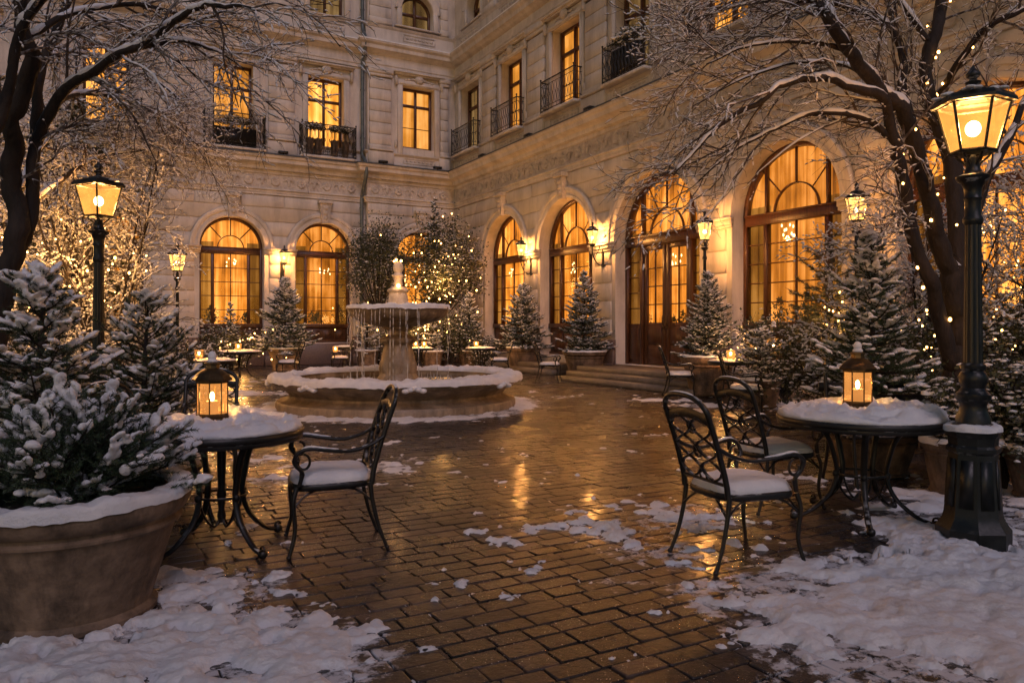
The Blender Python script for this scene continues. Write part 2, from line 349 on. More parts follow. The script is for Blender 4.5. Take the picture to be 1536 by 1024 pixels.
def water_mat():
    m, nt, b = mat_base('fountain_water'); L = nt.links
    b.inputs['Base Color'].default_value = (.02, .02, .018, 1); b.inputs['Roughness'].default_value = .06; b.inputs['Specular IOR Level'].default_value = .6
    tc = N(nt, 'ShaderNodeTexCoord'); n = N(nt, 'ShaderNodeTexNoise'); n.inputs['Scale'].default_value = 14; L.new(tc.outputs['Object'], n.inputs[0])
    bp = N(nt, 'ShaderNodeBump'); bp.inputs['Strength'].default_value = .4; bp.inputs['Distance'].default_value = .02; L.new(n.outputs[0], bp.inputs['Height']); L.new(bp.outputs[0], b.inputs['Normal'])
    return m
water = water_mat()
def ice_mat():
    m, nt, b = mat_base('falling_water'); b.inputs['Base Color'].default_value = (.75, .72, .68, 1); b.inputs['Roughness'].default_value = .12
    b.inputs['Transmission Weight'].default_value = .35; b.inputs['IOR'].default_value = 1.2; b.inputs['Specular IOR Level'].default_value = .8; return m
ice = ice_mat()

def point(parent, loc, watts, col=(1, .48, .16), r=.05):
    d = bpy.data.lights.new('lamp_light', 'POINT'); d.energy = watts*LAMP; d.color = col; d.shadow_soft_size = r
    o = bpy.data.objects.new('lamp_light', d); COL.objects.link(o); o.location = loc; o.parent = parent; return o

# ------------------------------------------------------------------ building frame
C0 = np.array((-2.40, 30.2)); uR = np.array((.486, -.874)); uL = np.array((-.874, -.486))
uR /= np.linalg.norm(uR); uL = np.array((uR[1], -uR[0]))
def xfR(v): return np.stack([C0[0]+v[:,0]*uR[0]+v[:,1]*uL[0], C0[1]+v[:,0]*uR[1]+v[:,1]*uL[1], v[:,2]], -1)
def xfL(v): return np.stack([C0[0]+v[:,0]*uL[0]+v[:,1]*uR[0], C0[1]+v[:,0]*uL[1]+v[:,1]*uR[1], v[:,2]], -1)
def WM(wing):
    m = MB(); m.xf = xfR if wing == 'R' else xfL; m.flip = (wing == 'R'); return m
def W(wing, s, o, h): return (xfR if wing == 'R' else xfL)(np.array([[s, o, h]], float))[0]
BAY = .28; BS = 3.6
SR, SL = 26.0, 20.0
PLAN = [W('L', SL, 0, 0)[:2], W('L', BS, 0, 0)[:2], W('L', BS, BAY, 0)[:2], W('R', BAY, 0, 0)[:2], W('R', SR, 0, 0)[:2]]

hotel = thing('grand_hotel', 'cream stone grand hotel with arched glowing windows and carved cornices round the courtyard', 'building')
# arches: centre, half width, spring height, sill height, base of opening
ARC = {'R': [(1.27, .5, 3.75, 1.45, .9), (4.35, 1.45, 3.85, 1.45, .5), (8.25, 1.45, 3.85, 1.45, .5), (12.45, 1.65, 3.72, .36, .36), (16.56, 1.42, 3.85, 1.45, .5), (20.6, 1.5, 3.85, 1.45, .5), (24.3, 1.3, 3.85, 1.45, .5)],
       'L': [(1.5, .95, 4.1, 1.45, .8), (5.15, 1.05, 4.15, 1.45, .8), (8.35, 1.07, 4.15, 1.45, .8), (12.2, 1.07, 4.15, 1.45, .8), (16.0, 1.07, 4.15, 1.45, .8)]}
UP = {'R': [(1.7, .84, 7.95, 10.6), (4.98, .78, 7.95, 10.6), (8.35, .79, 7.95, 10.6), (11.57, .75, 7.95, 10.6), (14.9, .78, 7.95, 10.6), (18.2, .78, 7.95, 10.6), (21.5, .78, 7.95, 10.6), (24.4, .7, 7.95, 10.6)],
      'L': [(1.56, .66, 8.25, 10.62), (5.09, .66, 7.7, 10.53), (8.33, .66, 7.7, 10.53), (12.2, .66, 7.7, 10.53), (16.0, .66, 7.7, 10.53)]}
TH = {'R': [(2.0, .6, 13.55, 12.8, 1), (5.2, .6, 13.55, 12.8, 1), (8.4, .6, 13.55, 12.8, 1), (11.6, .6, 13.55, 12.8, 1)],
      'L': [(1.6, .65, 13.55, 12.8, 1), (5.05, .64, 14.6, 12.75, 0), (8.35, .64, 14.6, 12.75, 0), (12.2, .64, 14.6, 12.75, 0)]}
DG, DU = .42, .34
TOP = 17.5
def off(wing, s): return BAY if (wing == 'L' and s < BS) else 0.0

def wall_strip(mb, s0, s1, h0, h1, ops, o, d):
    """flat wall between heights with openings (centre, half, spring|top, base, arched) and their reveals"""
    ops = sorted([q for q in ops if s0 < q[0] < s1]); cur = s0
    def quad(a, b, c_, e): mb.add([(a, o, c_), (b, o, c_), (b, o, e), (a, o, e)], np.array([[0,1,2,3]]))
    for (c, r, sp, b, arched) in ops:
        quad(cur, c-r, h0, h1)
        if b > h0: quad(c-r, c+r, h0, b)
        n = 20
        if arched:
            a = np.pi - np.arange(n+1)*np.pi/n; xs = c + r*np.cos(a); zs = sp + r*np.sin(a)
        else: xs = np.array([c-r, c+r]); zs = np.array([sp, sp])
        for i in range(len(xs)-1):
            mb.add([(xs[i], o, zs[i]), (xs[i+1], o, zs[i+1]), (xs[i+1], o, h1), (xs[i], o, h1)], np.array([[0,1,2,3]]))
        loop = [(c-r, b)] + list(zip(xs, zs)) + [(c+r, b)]
        v = [(x, o, z) for x, z in loop] + [(x, o-d-.12, z) for x, z in loop]; k = len(loop)
        mb.add(v, np.array([[i+k, i, (i+1) % k, (i+1) % k+k] for i in range(k)]))
        cur = c + r
    quad(cur, s1, h0, h1)

for wing in 'RL':
    mb = WM(wing); S = SR if wing == 'R' else SL
    ga = [(c, r, sp, b, 1) for c, r, sp, sill, b in ARC[wing]]
    ua = [(c, r, t, b, 0) for c, r, b, t in UP[wing]]
    ta = [(c, r, sp, b, a) for c, r, sp, b, a in TH[wing]]
    segs = [(BAY, S, 0)] if wing == 'R' else [(0, BS, BAY), (BS, S, 0)]
    for (a, b, o) in segs:
        wall_strip(mb, a, b, 0, 7.2, ga, o, DG); wall_strip(mb, a, b, 7.2, 11.9, ua, o, DU); wall_strip(mb, a, b, 11.9, TOP, ta, o, DU)
    if wing == 'L': mb.add([(BS, BAY, 0), (BS, 0, 0), (BS, 0, TOP), (BS, BAY, TOP)], np.array([[0,1,2,3]]))
    # far side, ends and roof of the wing, so that it is a solid house
    e = 9.0
    mb.add([(S, 0, 0), (S, -e, 0), (S, -e, TOP), (S, 0, TOP), (-e, -e, 0), (-e, -e, TOP)], [np.array([[0,1,2,3],[1,4,5,2]])])
    mb.add([(0 if wing == 'L' else BAY, o, TOP-.0), (S, 0, TOP), (S, -e, TOP), (-e, -e, TOP)], np.array([[0,1,2,3]]))
    w_ = mb.build('wall', stone, hotel, smooth=0)

# rusticated courses
def half_ext(op, h, aw, jw):
    c, r, sp, sill, b = op
    if h < sp: return r + jw
    q = (r+aw)**2 - (h-sp)**2
    return math.sqrt(q) if q > 0 else 0.0
for wing in 'RL':
    mb = WM(wing); rr = random.Random(5)
    ch = .50; hs = 1.12
    k = 0
    while hs < 6.0:
        h1 = hs; h2 = min(hs+ch-.035, 6.02)
        if h2-h1 < .1: break
        rng = [(BAY+.02, SR, 0)] if wing == 'R' else [(BAY*0+.02, BS, BAY), (BS+.02, SL, 0)]
        for (a, b, o) in rng:
            ops = sorted([q for q in ARC[wing] if a < q[0] < b])
            la, lb = a, a
            pieces = []
            for op in ops:
                e1, e2 = half_ext(op, h1, .36, .17), half_ext(op, h2, .36, .17)
                if e1 <= 0 and e2 <= 0: continue
                pieces.append((la, lb, op[0]-e1, op[0]-e2)); la, lb = op[0]+e1, op[0]+e2
            pieces.append((la, lb, b, b))
            for (x0b, x0t, x1b, x1t) in pieces:
                if min(x1b-x0b, x1t-x0t) < .06: continue
                # break long courses with vertical joints
                L_ = x1b-x0b; nseg = max(1, int(round(L_/1.5)))
                cuts = [i/nseg for i in range(nseg+1)]
                for i in range(nseg):
                    f0, f1 = cuts[i], cuts[i+1]; g = .016
                    xb0 = x0b+(x1b-x0b)*f0+(g if i else 0); xb1 = x0b+(x1b-x0b)*f1-(g if i < nseg-1 else 0)
                    xt0 = x0t+(x1t-x0t)*f0+(g if i else 0); xt1 = x0t+(x1t-x0t)*f1-(g if i < nseg-1 else 0)
                    p = .045; cc = .018
                    v = [(xb0, o-.01, h1), (xb1, o-.01, h1), (xt1, o-.01, h2), (xt0, o-.01, h2),
                         (xb0, o+p-cc, h1), (xb1, o+p-cc, h1), (xt1, o+p-cc, h2), (xt0, o+p-cc, h2),
                         (xb0+cc, o+p, h1+cc), (xb1-cc, o+p, h1+cc), (xt1-cc, o+p, h2-cc), (xt0+cc, o+p, h2-cc)]
                    mb.add(v, np.array([[0,1,5,4],[1,2,6,5],[2,3,7,6],[3,0,4,7],[4,5,9,8],[5,6,10,9],[6,7,11,10],[7,4,8,11],[8,9,10,11]]))
        hs += ch; k += 1
    mb.build('rusticated_stonework', stone, hotel, smooth=0)
    # granite plinth blocks on the piers
    mb = WM(wing)
    rng = [(BAY+.11, SR, 0)] if wing == 'R' else [(.11, BS+.05, BAY), (BS+.06, SL, 0)]
    for (a, b, o) in rng:
        cur = a
        for op in sorted([q for q in ARC[wing] if a < q[0] < b]):
            mb.cbox((cur, o-.02, 0), (op[0]-op[1], o+.1, 1.02), .03); mb.cbox((cur, o-.02, 0), (op[0]-op[1], o+.14, .36), .03)
            if op[4] > .6: mb.cbox((op[0]-op[1], o-.02, 0), (op[0]+op[1], o+.07, op[4]-.03), .02)
            cur = op[0]+op[1]
        mb.cbox((cur, o-.02, 0), (b, o+.1, 1.02), .03)
    mb.build('granite_plinth', granite, hotel, smooth=0)

# archivolts, imposts, keystones
for wing in 'RL':
    for (c, r, sp, sill, b) in ARC[wing]:
        o = off(wing, c); mb = WM(wing)
        aw = .33 if r > .8 else .2
        prof = [(0, -.02), (0, .05), (.05, .07), (.09, .07), (.1, .05), (aw*.55, .06), (aw*.6, .1), (aw*.9, .12), (aw, .09), (aw, -.02)]
        n = 36; V = []
        for i in range(n+1):
            a = math.pi - math.pi*i/n
            for (dr, do) in prof: V.append((c+(r+dr)*math.cos(a), o+do, sp+.0+(r+dr)*math.sin(a)))
        q = len(prof)
        mb.add(V, np.array([[i*q+j, (i+1)*q+j, (i+1)*q+j+1, i*q+j+1] for i in range(n) for j in range(q-1)]))
        mb.build('arch_moulding', stone, hotel, smooth=30)
        mb = WM(wing); kt = min(sp+r+.78, 6.04); k0 = sp+r-.06; w0, w1 = .13*min(1, r), .21
        mb.hexa([(c-w0, o, k0), (c+w0, o, k0), (c+w0, o+.17, k0+.02), (c-w0, o+.17, k0+.02), (c-w1, o, kt-.12), (c+w1, o, kt-.12), (c+w1, o+.24, kt-.12), (c-w1, o+.24, kt-.12)])
        mb.cbox((c-w1-.06, o, kt-.118), (c+w1+.06, o+.3, kt), .02)
        for q_ in range(3):
            zz = k0+.16+q_*(kt-k0-.3)/3; mb.ball(W('L', 0, 0, 0)*0 + np.array((c, o+.19+.012*q_, zz+.05)), (.07+.018*q_, .05, .085), 2)
        for sx in (-1, 1): mb.tube([(c+sx*(w1-.02), o+.22, kt-.2+t*.0+.05*math.sin(t)) if False else (c+sx*(w1-.05)+.05*math.cos(t*1.2), o+.235, kt-.21+.05*math.sin(t*1.2)) for t in range(6)], .018, 5)
        mb.build('keystone', stone_carved, hotel, smooth=40)
    # impost caps on the piers
    mb = WM(wing); mb2 = WM(wing)
    rng = [(BAY, SR, 0)] if wing == 'R' else [(BAY*0, BS, BAY), (BS, SL, 0)]
    for (a, b, o) in rng:
        ops = sorted([q for q in ARC[wing] if a < q[0] < b]); cur = a + (.2 if wing == 'L' and o else 0)*0
        edges = []
        for op in ops: edges.append((cur, op[0]-op[1], op[2])); cur = op[0]+op[1]
        edges.append((cur, b, ops[-1][2] if ops else 3.85))
        for (x0, x1, sp) in edges:
            if x1-x0 < .1: continue
            for (z0, z1, pr) in ((-.24, -.17, .075), (-.17, -.06, .1), (-.06, .0, .15)):
                mb.box((x0-(.0 if x0 == a else pr*.35), o-.01-pr*.01, sp+z0+.001), (x1+pr*.35 if x1 != b else x1, o+pr, sp+z1))
    mb.build('impost_moulding', stone, hotel, smooth=0)

# mouldings swept round the whole courtyard
def course(name, prof, m, z=0, sm=30):
    mb = MB(); mb.sweep(PLAN, prof, z=z); return mb.build(name, m, hotel, smooth=sm)
course('architrave', [(0, 6.04), (.08, 6.05), (.08, 6.12), (.1, 6.13), (.1, 6.2), (.15, 6.22), (.15, 6.25), (.035, 6.27), (.035, 6.3)], stone)
course('frieze', [(.034, 6.28), (.034, 6.8)], stone_carved)
course('cornice', [(.03, 6.78), (.08, 6.8), (.08, 6.9), (.2, 6.93), (.22, 7.0), (.22, 7.05), (.3, 7.1), (.42, 7.14), (.44, 7.26), (.5, 7.3), (.53, 7.37), (.53, 7.4)], stone)
course('ledge_flashing', [(.55, 7.375), (.55, 7.42), (.0, 7.5)], lead)
course('pedestal_course', [(.1, 7.46), (.13, 7.47), (.13, 7.56), (.08, 7.6), (.08, 7.86), (.12, 7.88), (.17, 7.94), (.17, 7.97), (.0, 8.0)], stone)
course('upper_entablature', [(0, 11.1), (.07, 11.12), (.07, 11.22), (.1, 11.25), (.1, 11.3), (.04, 11.32), (.04, 11.6), (.1, 11.62), (.18, 11.7), (.3, 11.75), (.32, 11.88), (.4, 11.95), (.42, 12.02), (0, 12.06)], stone)
course('snow_on_ledge', [(.43, 12.01), (.43, 12.05), (.34, 12.09), (.2, 12.12), (0, 12.16)], snow)
course('parapet_course', [(.1, 12.1), (.13, 12.12), (.13, 12.2), (.09, 12.22), (.09, 12.62), (.14, 12.66), (.18, 12.72), (0, 12.76)], stone)
course('roof_cornice', [(0, 16.4), (.1, 16.5), (.12, 16.8), (.4, 16.95), (.5, 17.2), (.5, 17.45), (0, 17.55)], stone)
# dentils and relief ornament of the frieze
for wing in 'RL':
    mb = WM(wing); S = SR if wing == 'R' else SL
    segs = [(BAY+.3, S, 0)] if wing == 'R' else [(.35, BS+.25, BAY), (BS+.35, S, 0)]
    mo = WM(wing)
    for (a, b, o) in segs:
        for i in range(int((b-a)/.14)):
            s = a+i*.14; mb.box((s, o+.06, 6.905), (s+.075, o+.165, 6.965))
        n = int((b-a)/.46)
        for i in range(n):
            s = a+.2+i*.46; z = 6.53
            if i % 2 == 0:
                mo.lathe([(0, .0), (.05, .02), (.09, .045), (.13, .03), (.15, 0)], 14, (0, 0, 0))
                v = mo.V.pop(); mo.n -= len(v); f = mo.Fc.pop()
                base = np.array([[0,0,0]])
                # a rosette facing the courtyard
                a_ = np.arange(14)*2*math.pi/14; prof = [(.012, .06), (.05, .03), (.1, .055), (.13, .05), (.16, .0)]
                VV = [(s+rr_*math.cos(t)*(1+.12*(k%2)), o+.035+dd, z+rr_*math.sin(t)*(1+.12*(k%2))) for rr_, dd in prof for k, t in enumerate(a_)]
                mo.add(VV, np.array([[p_*14+j, p_*14+(j+1) % 14, (p_+1)*14+(j+1) % 14, (p_+1)*14+j] for p_ in range(4) for j in range(14)]))
            else:
                for sx in (-1, 1):
                    pts = [(s+sx*(.02+.16*t-.05*math.sin(3*t)), o+.06, z-.12+.26*math.sin(t*2.6)*(.7)+.05*t) for t in np.linspace(0, 1, 9)]
                    mo.tube(pts, [.014+.014*math.sin(math.pi*t) for t in np.linspace(0, 1, 9)], 5)
                mo.ball((s, o+.05, z), (.035, .035, .12), 1)
    mb.build('dentils', stone, hotel, smooth=0); mo.build('frieze_ornament', stone_carved, hotel, smooth=45)

# pilasters, surrounds, hoods and panels of the upper floors
for wing in 'RL':
    mb = WM(wing); mc = WM(wing)
    if wing == 'R': pil = [(3.35, .5), (6.65, .5), (9.95, .5), (13.25, .5), (16.55, .5), (19.85, .5), (23.0, .5)]
    else: pil = [(3.12, .42), (.5, .16), (6.7, .45), (10.3, .6), (14.1, .6)]
    for (c, hw) in pil:
        o = off(wing, c)
        mb.cbox((c-hw-.08, o, 7.5), (c+hw+.08, o+.2, 7.97), .03); mb.cbox((c-hw-.05, o, 7.985), (c+hw+.05, o+.26, 8.06), .02)
        mb.cbox((c-hw-.03, o, 8.06), (c+hw+.03, o+.16, 8.22), .03)
        z = 8.22
        while z < 10.7: mb.cbox((c-hw, o-.01, z+.014), (c+hw, o+.1, min(z+.42, 10.78)), .016); z += .42
        mb.cbox((c-hw-.04, o, 10.79), (c+hw+.04, o+.15, 10.9), .02); mb.cbox((c-hw-.07, o, 10.9), (c+hw+.07, o+.2, 11.09), .03)
        mb.cbox((c-hw-.03, o, 12.765), (c+hw+.03, o+.16, 13.0), .03)
        z = 13.0
        while z < 16.2: mb.cbox((c-hw, o-.01, z+.014), (c+hw, o+.09, z+.42), .016); z += .42
    for (c, r, b, t) in UP[wing]:
        o = off(wing, c); wd = .2
        for sx in (-1, 1):
            x0, x1 = (c+sx*r, c+sx*(r+wd)); a, b_ = min(x0, x1), max(x0, x1)
            mb.cbox((a, o-.01, 8.0), (b_, o+.07, t+.0), .012)
            xa = c+sx*(r+.02) if sx > 0 else c-(r+.09); mb.cbox((xa, o, 8.0), (xa+.07, o+.1, t-.01), .012)
            xb = c+sx*(r+.28); mc.ball((xb, o+.1, t+.14), (.07, .09, .2), 2)   # consoles
            mc.ball((xb, o+.07, 8.35), (.06, .05, .16), 2)
        mb.cbox((c-r-wd-.06, o-.01, t+.001), (c+r+wd+.06, o+.075, t+.2), .012); mb.cbox((c-r-.12, o, t+.04), (c+r+.12, o+.11, t+.12), .012)
        mc.ball((c, o+.1, t+.26), (.2, .1, .17), 2)
        for sx in (-1, 1):
            for q in range(3): mc.ball((c+sx*(.24+q*.15), o+.06, t+.27-.03*q), (.1, .05, .055), 1)
        mb.cbox((c-r-.32, o-.01, t+.38), (c+r+.32, o+.16, t+.43), .015); mb.cbox((c-r-.38, o-.01, t+.43), (c+r+.38, o+.24, t+.49), .02)
        # apron panel
        for (x0, x1, z0, z1) in ((c-r, c+r, 7.62, 7.65), (c-r, c+r, 7.8, 7.83), (c-r, c-r+.03, 7.65, 7.8), (c+r-.03, c+r, 7.65, 7.8)): mb.box((x0, o+.07, z0), (x1, o+.105, z1))
        for q in range(7): mc.ball((c-r*.75+q*r*.25, o+.09, 7.725), (.07, .025, .04), 1)
        # panel above, in the parapet
        for (x0, x1, z0, z1) in ((c-r, c+r, 12.28, 12.31), (c-r, c+r, 12.53, 12.56), (c-r, c-r+.03, 12.31, 12.53), (c+r-.03, c+r, 12.31, 12.53)): mb.box((x0, o+.08, z0), (x1, o+.118, z1))
        for q in range(7): mc.ball((c-r*.75+q*r*.25, o+.1, 12.42), (.08, .03, .05), 1)
        # blank wall courses either side of the surround
    for (c, r, sp, b, arched) in TH[wing]:
        o = off(wing, c)
        if arched:
            n = 24; prof = [(0, 0), (0, .05), (.06, .08), (.12, .06), (.2, .1), (.26, .1), (.28, 0)]; q = len(prof); V = []
            for i in range(n+1):
                a = math.pi-math.pi*i/n
                for dr, do in prof: V.append((c+(r+dr)*math.cos(a), o+do, sp+(r+dr)*math.sin(a)))
            mb.add(V, np.array([[i*q+j, (i+1)*q+j, (i+1)*q+j+1, i*q+j+1] for i in range(n) for j in range(q-1)]))
        for sx in (-1, 1):
            x0, x1 = (c+sx*r, c+sx*(r+.2)); mb.cbox((min(x0, x1), o-.01, b), (max(x0, x1), o+.08, sp), .015)
        mb.cbox((c-r-.3, o, b-.0), (c+r+.3, o+.2, b-.0+.06), .02)
        mc.ball((c, o+.1, (sp+r if arched else sp)+.1), (.1, .1, .16), 2)
    mb.build('pilasters_and_surrounds', stone, hotel, smooth=0); mc.build('carved_ornament', stone_carved, hotel, smooth=60)

# ------------------------------------------------------------------ windows
def bar(mb, x0, x1, z0, z1, o, t): mb.cbox((x0, o-t, z0), (x1, o+t, z1), min(.008, t*.5))
def arch_bar(mb, c, r, sp, wd, o, t, n=28, a0=0, a1=math.pi):
    V = []
    for i in range(n+1):
        a = a0+(a1-a0)*i/n
        for (rr, oo) in ((r-wd, -t), (r-wd, t), (r, t), (r, -t)): V.append((c+rr*math.cos(a), o+oo, sp+rr*math.sin(a)))
    mb.add(V, np.array([[i*4+j, (i+1)*4+j, (i+1)*4+(j+1) % 4, i*4+(j+1) % 4] for i in range(n) for j in range(4)]))
def window_panel_geo(wing, c, r, base, top, arched, o, back, name_pane, mcur, parent, depth=.1):
    """glass pane and the lit curtain behind it"""
    def outline(rr, zb):
        pts = [(c+rr, zb)]
        if arched: pts += [(c+rr*math.cos(a), top+rr*math.sin(a)) for a in np.linspace(0, math.pi, 21)]
        else: pts += [(c+rr, top), (c-rr, top)]
        pts += [(c-rr, zb)]; return pts
    g = WM(wing); pts = outline(r-.04, base+.02); g.add([(x, o, z) for x, z in pts], [np.arange(len(pts))]); g.build('glass_pane', glass, parent, smooth=0)
    k = WM(wing); e = .3; n = 70
    xs = np.linspace(c-r-e, c+r+e, n); zt = top+(r if arched else 0)+e; V = []
    for x in xs:
        yy = o-depth+.03*math.sin(x*26+math.sin(x*7)*1.5); V += [(x, yy, base-.1), (x, yy, zt)]
    k.add(V, np.array([[2*i, 2*i+2, 2*i+3, 2*i+1] for i in range(n-1)]))
    k.build('curtain', mcur, parent, smooth=60)
    if r > .9 and mcur is cur_ground and depth < .4:      # heavier drapes hang at both sides, a chandelier glints between them
        for sx in (-1, 1):
            k = WM(wing); V = []; n = 24
            for i in range(n):
                x = c+sx*(r*.52+(r*.55+.15)*i/(n-1)); yy = o-.055+.02*math.sin(i*1.7); V += [(x, yy, base-.1), (x, yy, top+.2)]
            k.add(V, np.array([[2*i, 2*i+2, 2*i+3, 2*i+1] for i in range(n-1)])); k.build('drape', cur_side, parent, smooth=60)
        k = WM(wing); rc = random.Random(int(c*10)); 
        q_ = MB(); q_.xf = k.xf; q_.flip = k.flip; rp = np.random.default_rng(int(c*31)); V = []
        for _ in range(rp.integers(2, 4)):
            px_ = c+rp.uniform(-.75, .75)*r; hh_ = rp.uniform(.25, .7); 
            for _ in range(110):
                z_ = base+.05+hh_*rp.random(); sp_ = .2*math.sin(math.pi*min(1, (z_-base)/hh_*.8+.15)); x_ = px_+rp.normal(0, 1)*sp_*.7; a_ = rp.uniform(0, 6.28); l_ = rp.uniform(.05, .12)
                V += [(x_, o-.035, z_), (x_+l_*.5*math.cos(a_)-.018*math.sin(a_), o-.04, z_+l_*.5*math.sin(a_)+.018*math.cos(a_)), (x_+l_*math.cos(a_), o-.03, z_+l_*math.sin(a_)), (x_+l_*.5*math.cos(a_)+.018*math.sin(a_), o-.04, z_+l_*.5*math.sin(a_)-.018*math.cos(a_))]
        q_.add(V, np.arange(len(V)).reshape(-1, 4)); q_.build('window_plants', leaf_m, parent, smooth=0)
        cx = c+rc.uniform(-.3, .3); cz = base+(top-base)*rc.uniform(.62, .85)
        for i in range(9): k.ball((cx+rc.uniform(-.2, .2), o-depth+.055, cz+rc.uniform(-.16, .16)), (.022, .01, .04), 1)
        k.build('chandelier_glints', glint, parent)

def arched_window(wing, c, r, sp, sill, base, mcur, muntin=True, label=None):
    o = off(wing, c)-DG; f = WM(wing); t = .05
    bz = sill
    # outer frame: jambs, arch, cill
    bar(f, c-r, c-r+.09, bz-.001, sp, o, .075); bar(f, c+r-.09, c+r, bz-.001, sp, o, .075); arch_bar(f, c, r, sp, .09, o, .075)
    bar(f, c-r, c+r, bz-.1, bz+.04, o+.02, .09)
    tz = sp-.12; bar(f, c-r+.085, c+r-.085, tz-.1, tz+.1, o+.01, .09); bar(f, c-r+.085, c+r-.085, tz+.1, tz+.14, o+.02, .11)
    mx = r*.56
    for sx in (-1, 1): bar(f, c+sx*mx-.05, c+sx*mx+.05, bz+.04, tz-.1, o, .065)
    th = .016
    bar(f, c-th, c+th, bz+.04, tz-.1, o, .028)
    nrow = 5; H = tz-.1-bz-.04
    for i in range(1, nrow):
        z = bz+.04+H*i/nrow
        for (a, b) in ((-r+.085, -mx-.05), (-mx+.05, -th), (th, mx-.05), (mx+.05, r-.085)): bar(f, c+a, c+b, z-.013, z+.013, o, .022)
    # fanlight
    z0 = tz+.14; ri = r*.42
    arch_bar(f, c, ri, z0-.02, .03, o, .03, 20)
    bar(f, c-th, c+th, z0+ri-.03, sp+r-.08, o, .03)
    for sx in (-1, 1):
        a = R_(45); p0 = np.array((c+sx*ri*math.cos(a), z0+ri*math.sin(a))); rr = r-.06; p1 = np.array((c+sx*rr*math.cos(R_(47)), sp+rr*math.sin(R_(47))))
        f.tube([(p0[0], o, p0[1]), (p1[0], o, p1[1])], .02, 4)
        if wing == 'R': bar(f, c+sx*mx-.03, c+sx*mx+.03, z0, sp+math.sqrt(max(0, (r-.08)**2-mx**2)), o, .05)
    fr = f.build('arched_window', wood, hotel, smooth=0)
    if label: fr['label'] = label
    window_panel_geo(wing, c, r, bz, sp, True, o-.015, None, None, mcur, fr)
    if base < sill-.2:     # panelled wood below the cill
        p = WM(wing); z0, z1 = base, sill-.1
        p.cbox((c-r, o-.1, z0), (c+r, o+.03, z1), .01)
        n = 4; wp = (2*r-.2)/n
        for i in range(n):
            x0 = c-r+.1+i*wp+.05; x1 = x0+wp-.1; p.cbox((x0, o, z0+.14), (x1, o+.055, z1-.1), .02); p.cbox((x0+.08, o, z0+.22), (x1-.08, o+.075, z1-.18), .02)
        p.cbox((c-r, o, z0), (c+r, o+.08, z0+.09), .01)
        p.build('window_apron', wood, fr, smooth=0)
for wing in 'RL':
    for i, (c, r, sp, sill, b) in enumerate(ARC[wing]):
        if wing == 'R' and i == 3: continue
        arched_window(wing, c, r, sp, sill, b, cur_ground)

# entrance door
c, r, sp, sill, b = ARC['R'][3]; o = -DG
f = WM('R'); bar(f, c-r, c-r+.1, b, sp, o, .085); bar(f, c+r-.1, c+r, b, sp, o, .085); arch_bar(f, c, r, sp, .1, o, .085)
tz = sp-.05; bar(f, c-r+.1, c+r-.1, tz-.12, tz+.1, o+.01, .11); bar(f, c-r+.1, c+r-.1, tz+.1, tz+.15, o+.02, .15)
mx = r*.58
for sx in (-1, 1):
    bar(f, c+sx*mx-.06, c+sx*mx+.06, b, tz-.12, o, .08); bar(f, c+sx*mx-.045, c+sx*mx+.045, tz+.15, sp+math.sqrt((r-.1)**2-mx**2), o, .06)
z0 = tz+.15; ri = r*.4; arch_bar(f, c, ri, z0, .035, o, .03, 22); bar(f, c-.017, c+.017, z0+ri-.03, sp+r-.09, o, .03)
for a in (35, 62):
    for sx in (-1, 1):
        p0 = (c+sx*ri*math.cos(R_(a)), o, z0+ri*math.sin(R_(a))); p1 = (c+sx*min((r-.05)*math.cos(R_(a)), mx), o, sp+(r-.05)*math.sin(R_(a))*(1 if (r-.05)*math.cos(R_(a)) < mx else .82)); f.tube([p0, p1], .018, 4)
for sx in (-1, 1):       # side lights
    xa, xb = sorted((c+sx*(mx+.06), c+sx*(r-.1)))
    f.cbox((xa, o-.05, b), (xb, o+.03, b+1.1), .01); f.cbox((xa+.07, o, b+.12), (xb-.07, o+.055, b+.98), .02)
    for i in range(1, 5): z = b+1.1+(tz-.12-b-1.1)*i/5; bar(f, xa, xb, z-.014, z+.014, o, .022)
door = f.build('entrance_doorway', wood, hotel, smooth=0)
for sx in (-1, 1):
    d = WM('R'); xa, xb = sorted((c+sx*.012, c+sx*(mx-.06))); oo = o+.0; zb, zt = b+.03, tz-.13
    st = .13
    bar(d, xa, xa+st, zb, zt, oo, .04); bar(d, xb-st, xb, zb, zt, oo, .04)
    bar(d, xa+st, xb-st, zt-.13, zt, oo, .04); bar(d, xa+st, xb-st, zb, zb+1.1, oo-.005, .03)
    d.cbox((xa+st+.03, oo, zb+.1), (xb-st-.03, oo+.05, zb+.5), .015); d.cbox((xa+st+.03, oo, zb+.56), (xb-st-.03, oo+.05, zb+.98), .015)
    d.cbox((xa+st+.09, oo, zb+.16), (xb-st-.09, oo+.062, zb+.44), .015)
    xm = (xa+xb)/2; bar(d, xm-.015, xm+.015, zb+1.1, zt-.13, oo, .022)
    for i in range(1, 4): z = zb+1.1+(zt-.13-zb-1.1)*i/4; bar(d, xa+st, xm-.015, z-.014, z+.014, oo, .02); bar(d, xm+.015, xb-st, z-.014, z+.014, oo, .02)
    leaf = d.build('door_leaf', wood, door, smooth=0)
    h = WM('R'); xh = c+sx*.075; h.tube([(xh, oo+.04, b+1.05), (xh, oo+.09, b+1.08), (xh, oo+.1, b+1.3), (xh, oo+.04, b+1.34)], .013, 6); h.ball((xh, oo+.06, b+1.0), .035, 2)
    h.build('door_handle', bronze, leaf)
window_panel_geo('R', c, r, b+.9, sp, True, o-.012, None, None, cur_ground, door, .12)

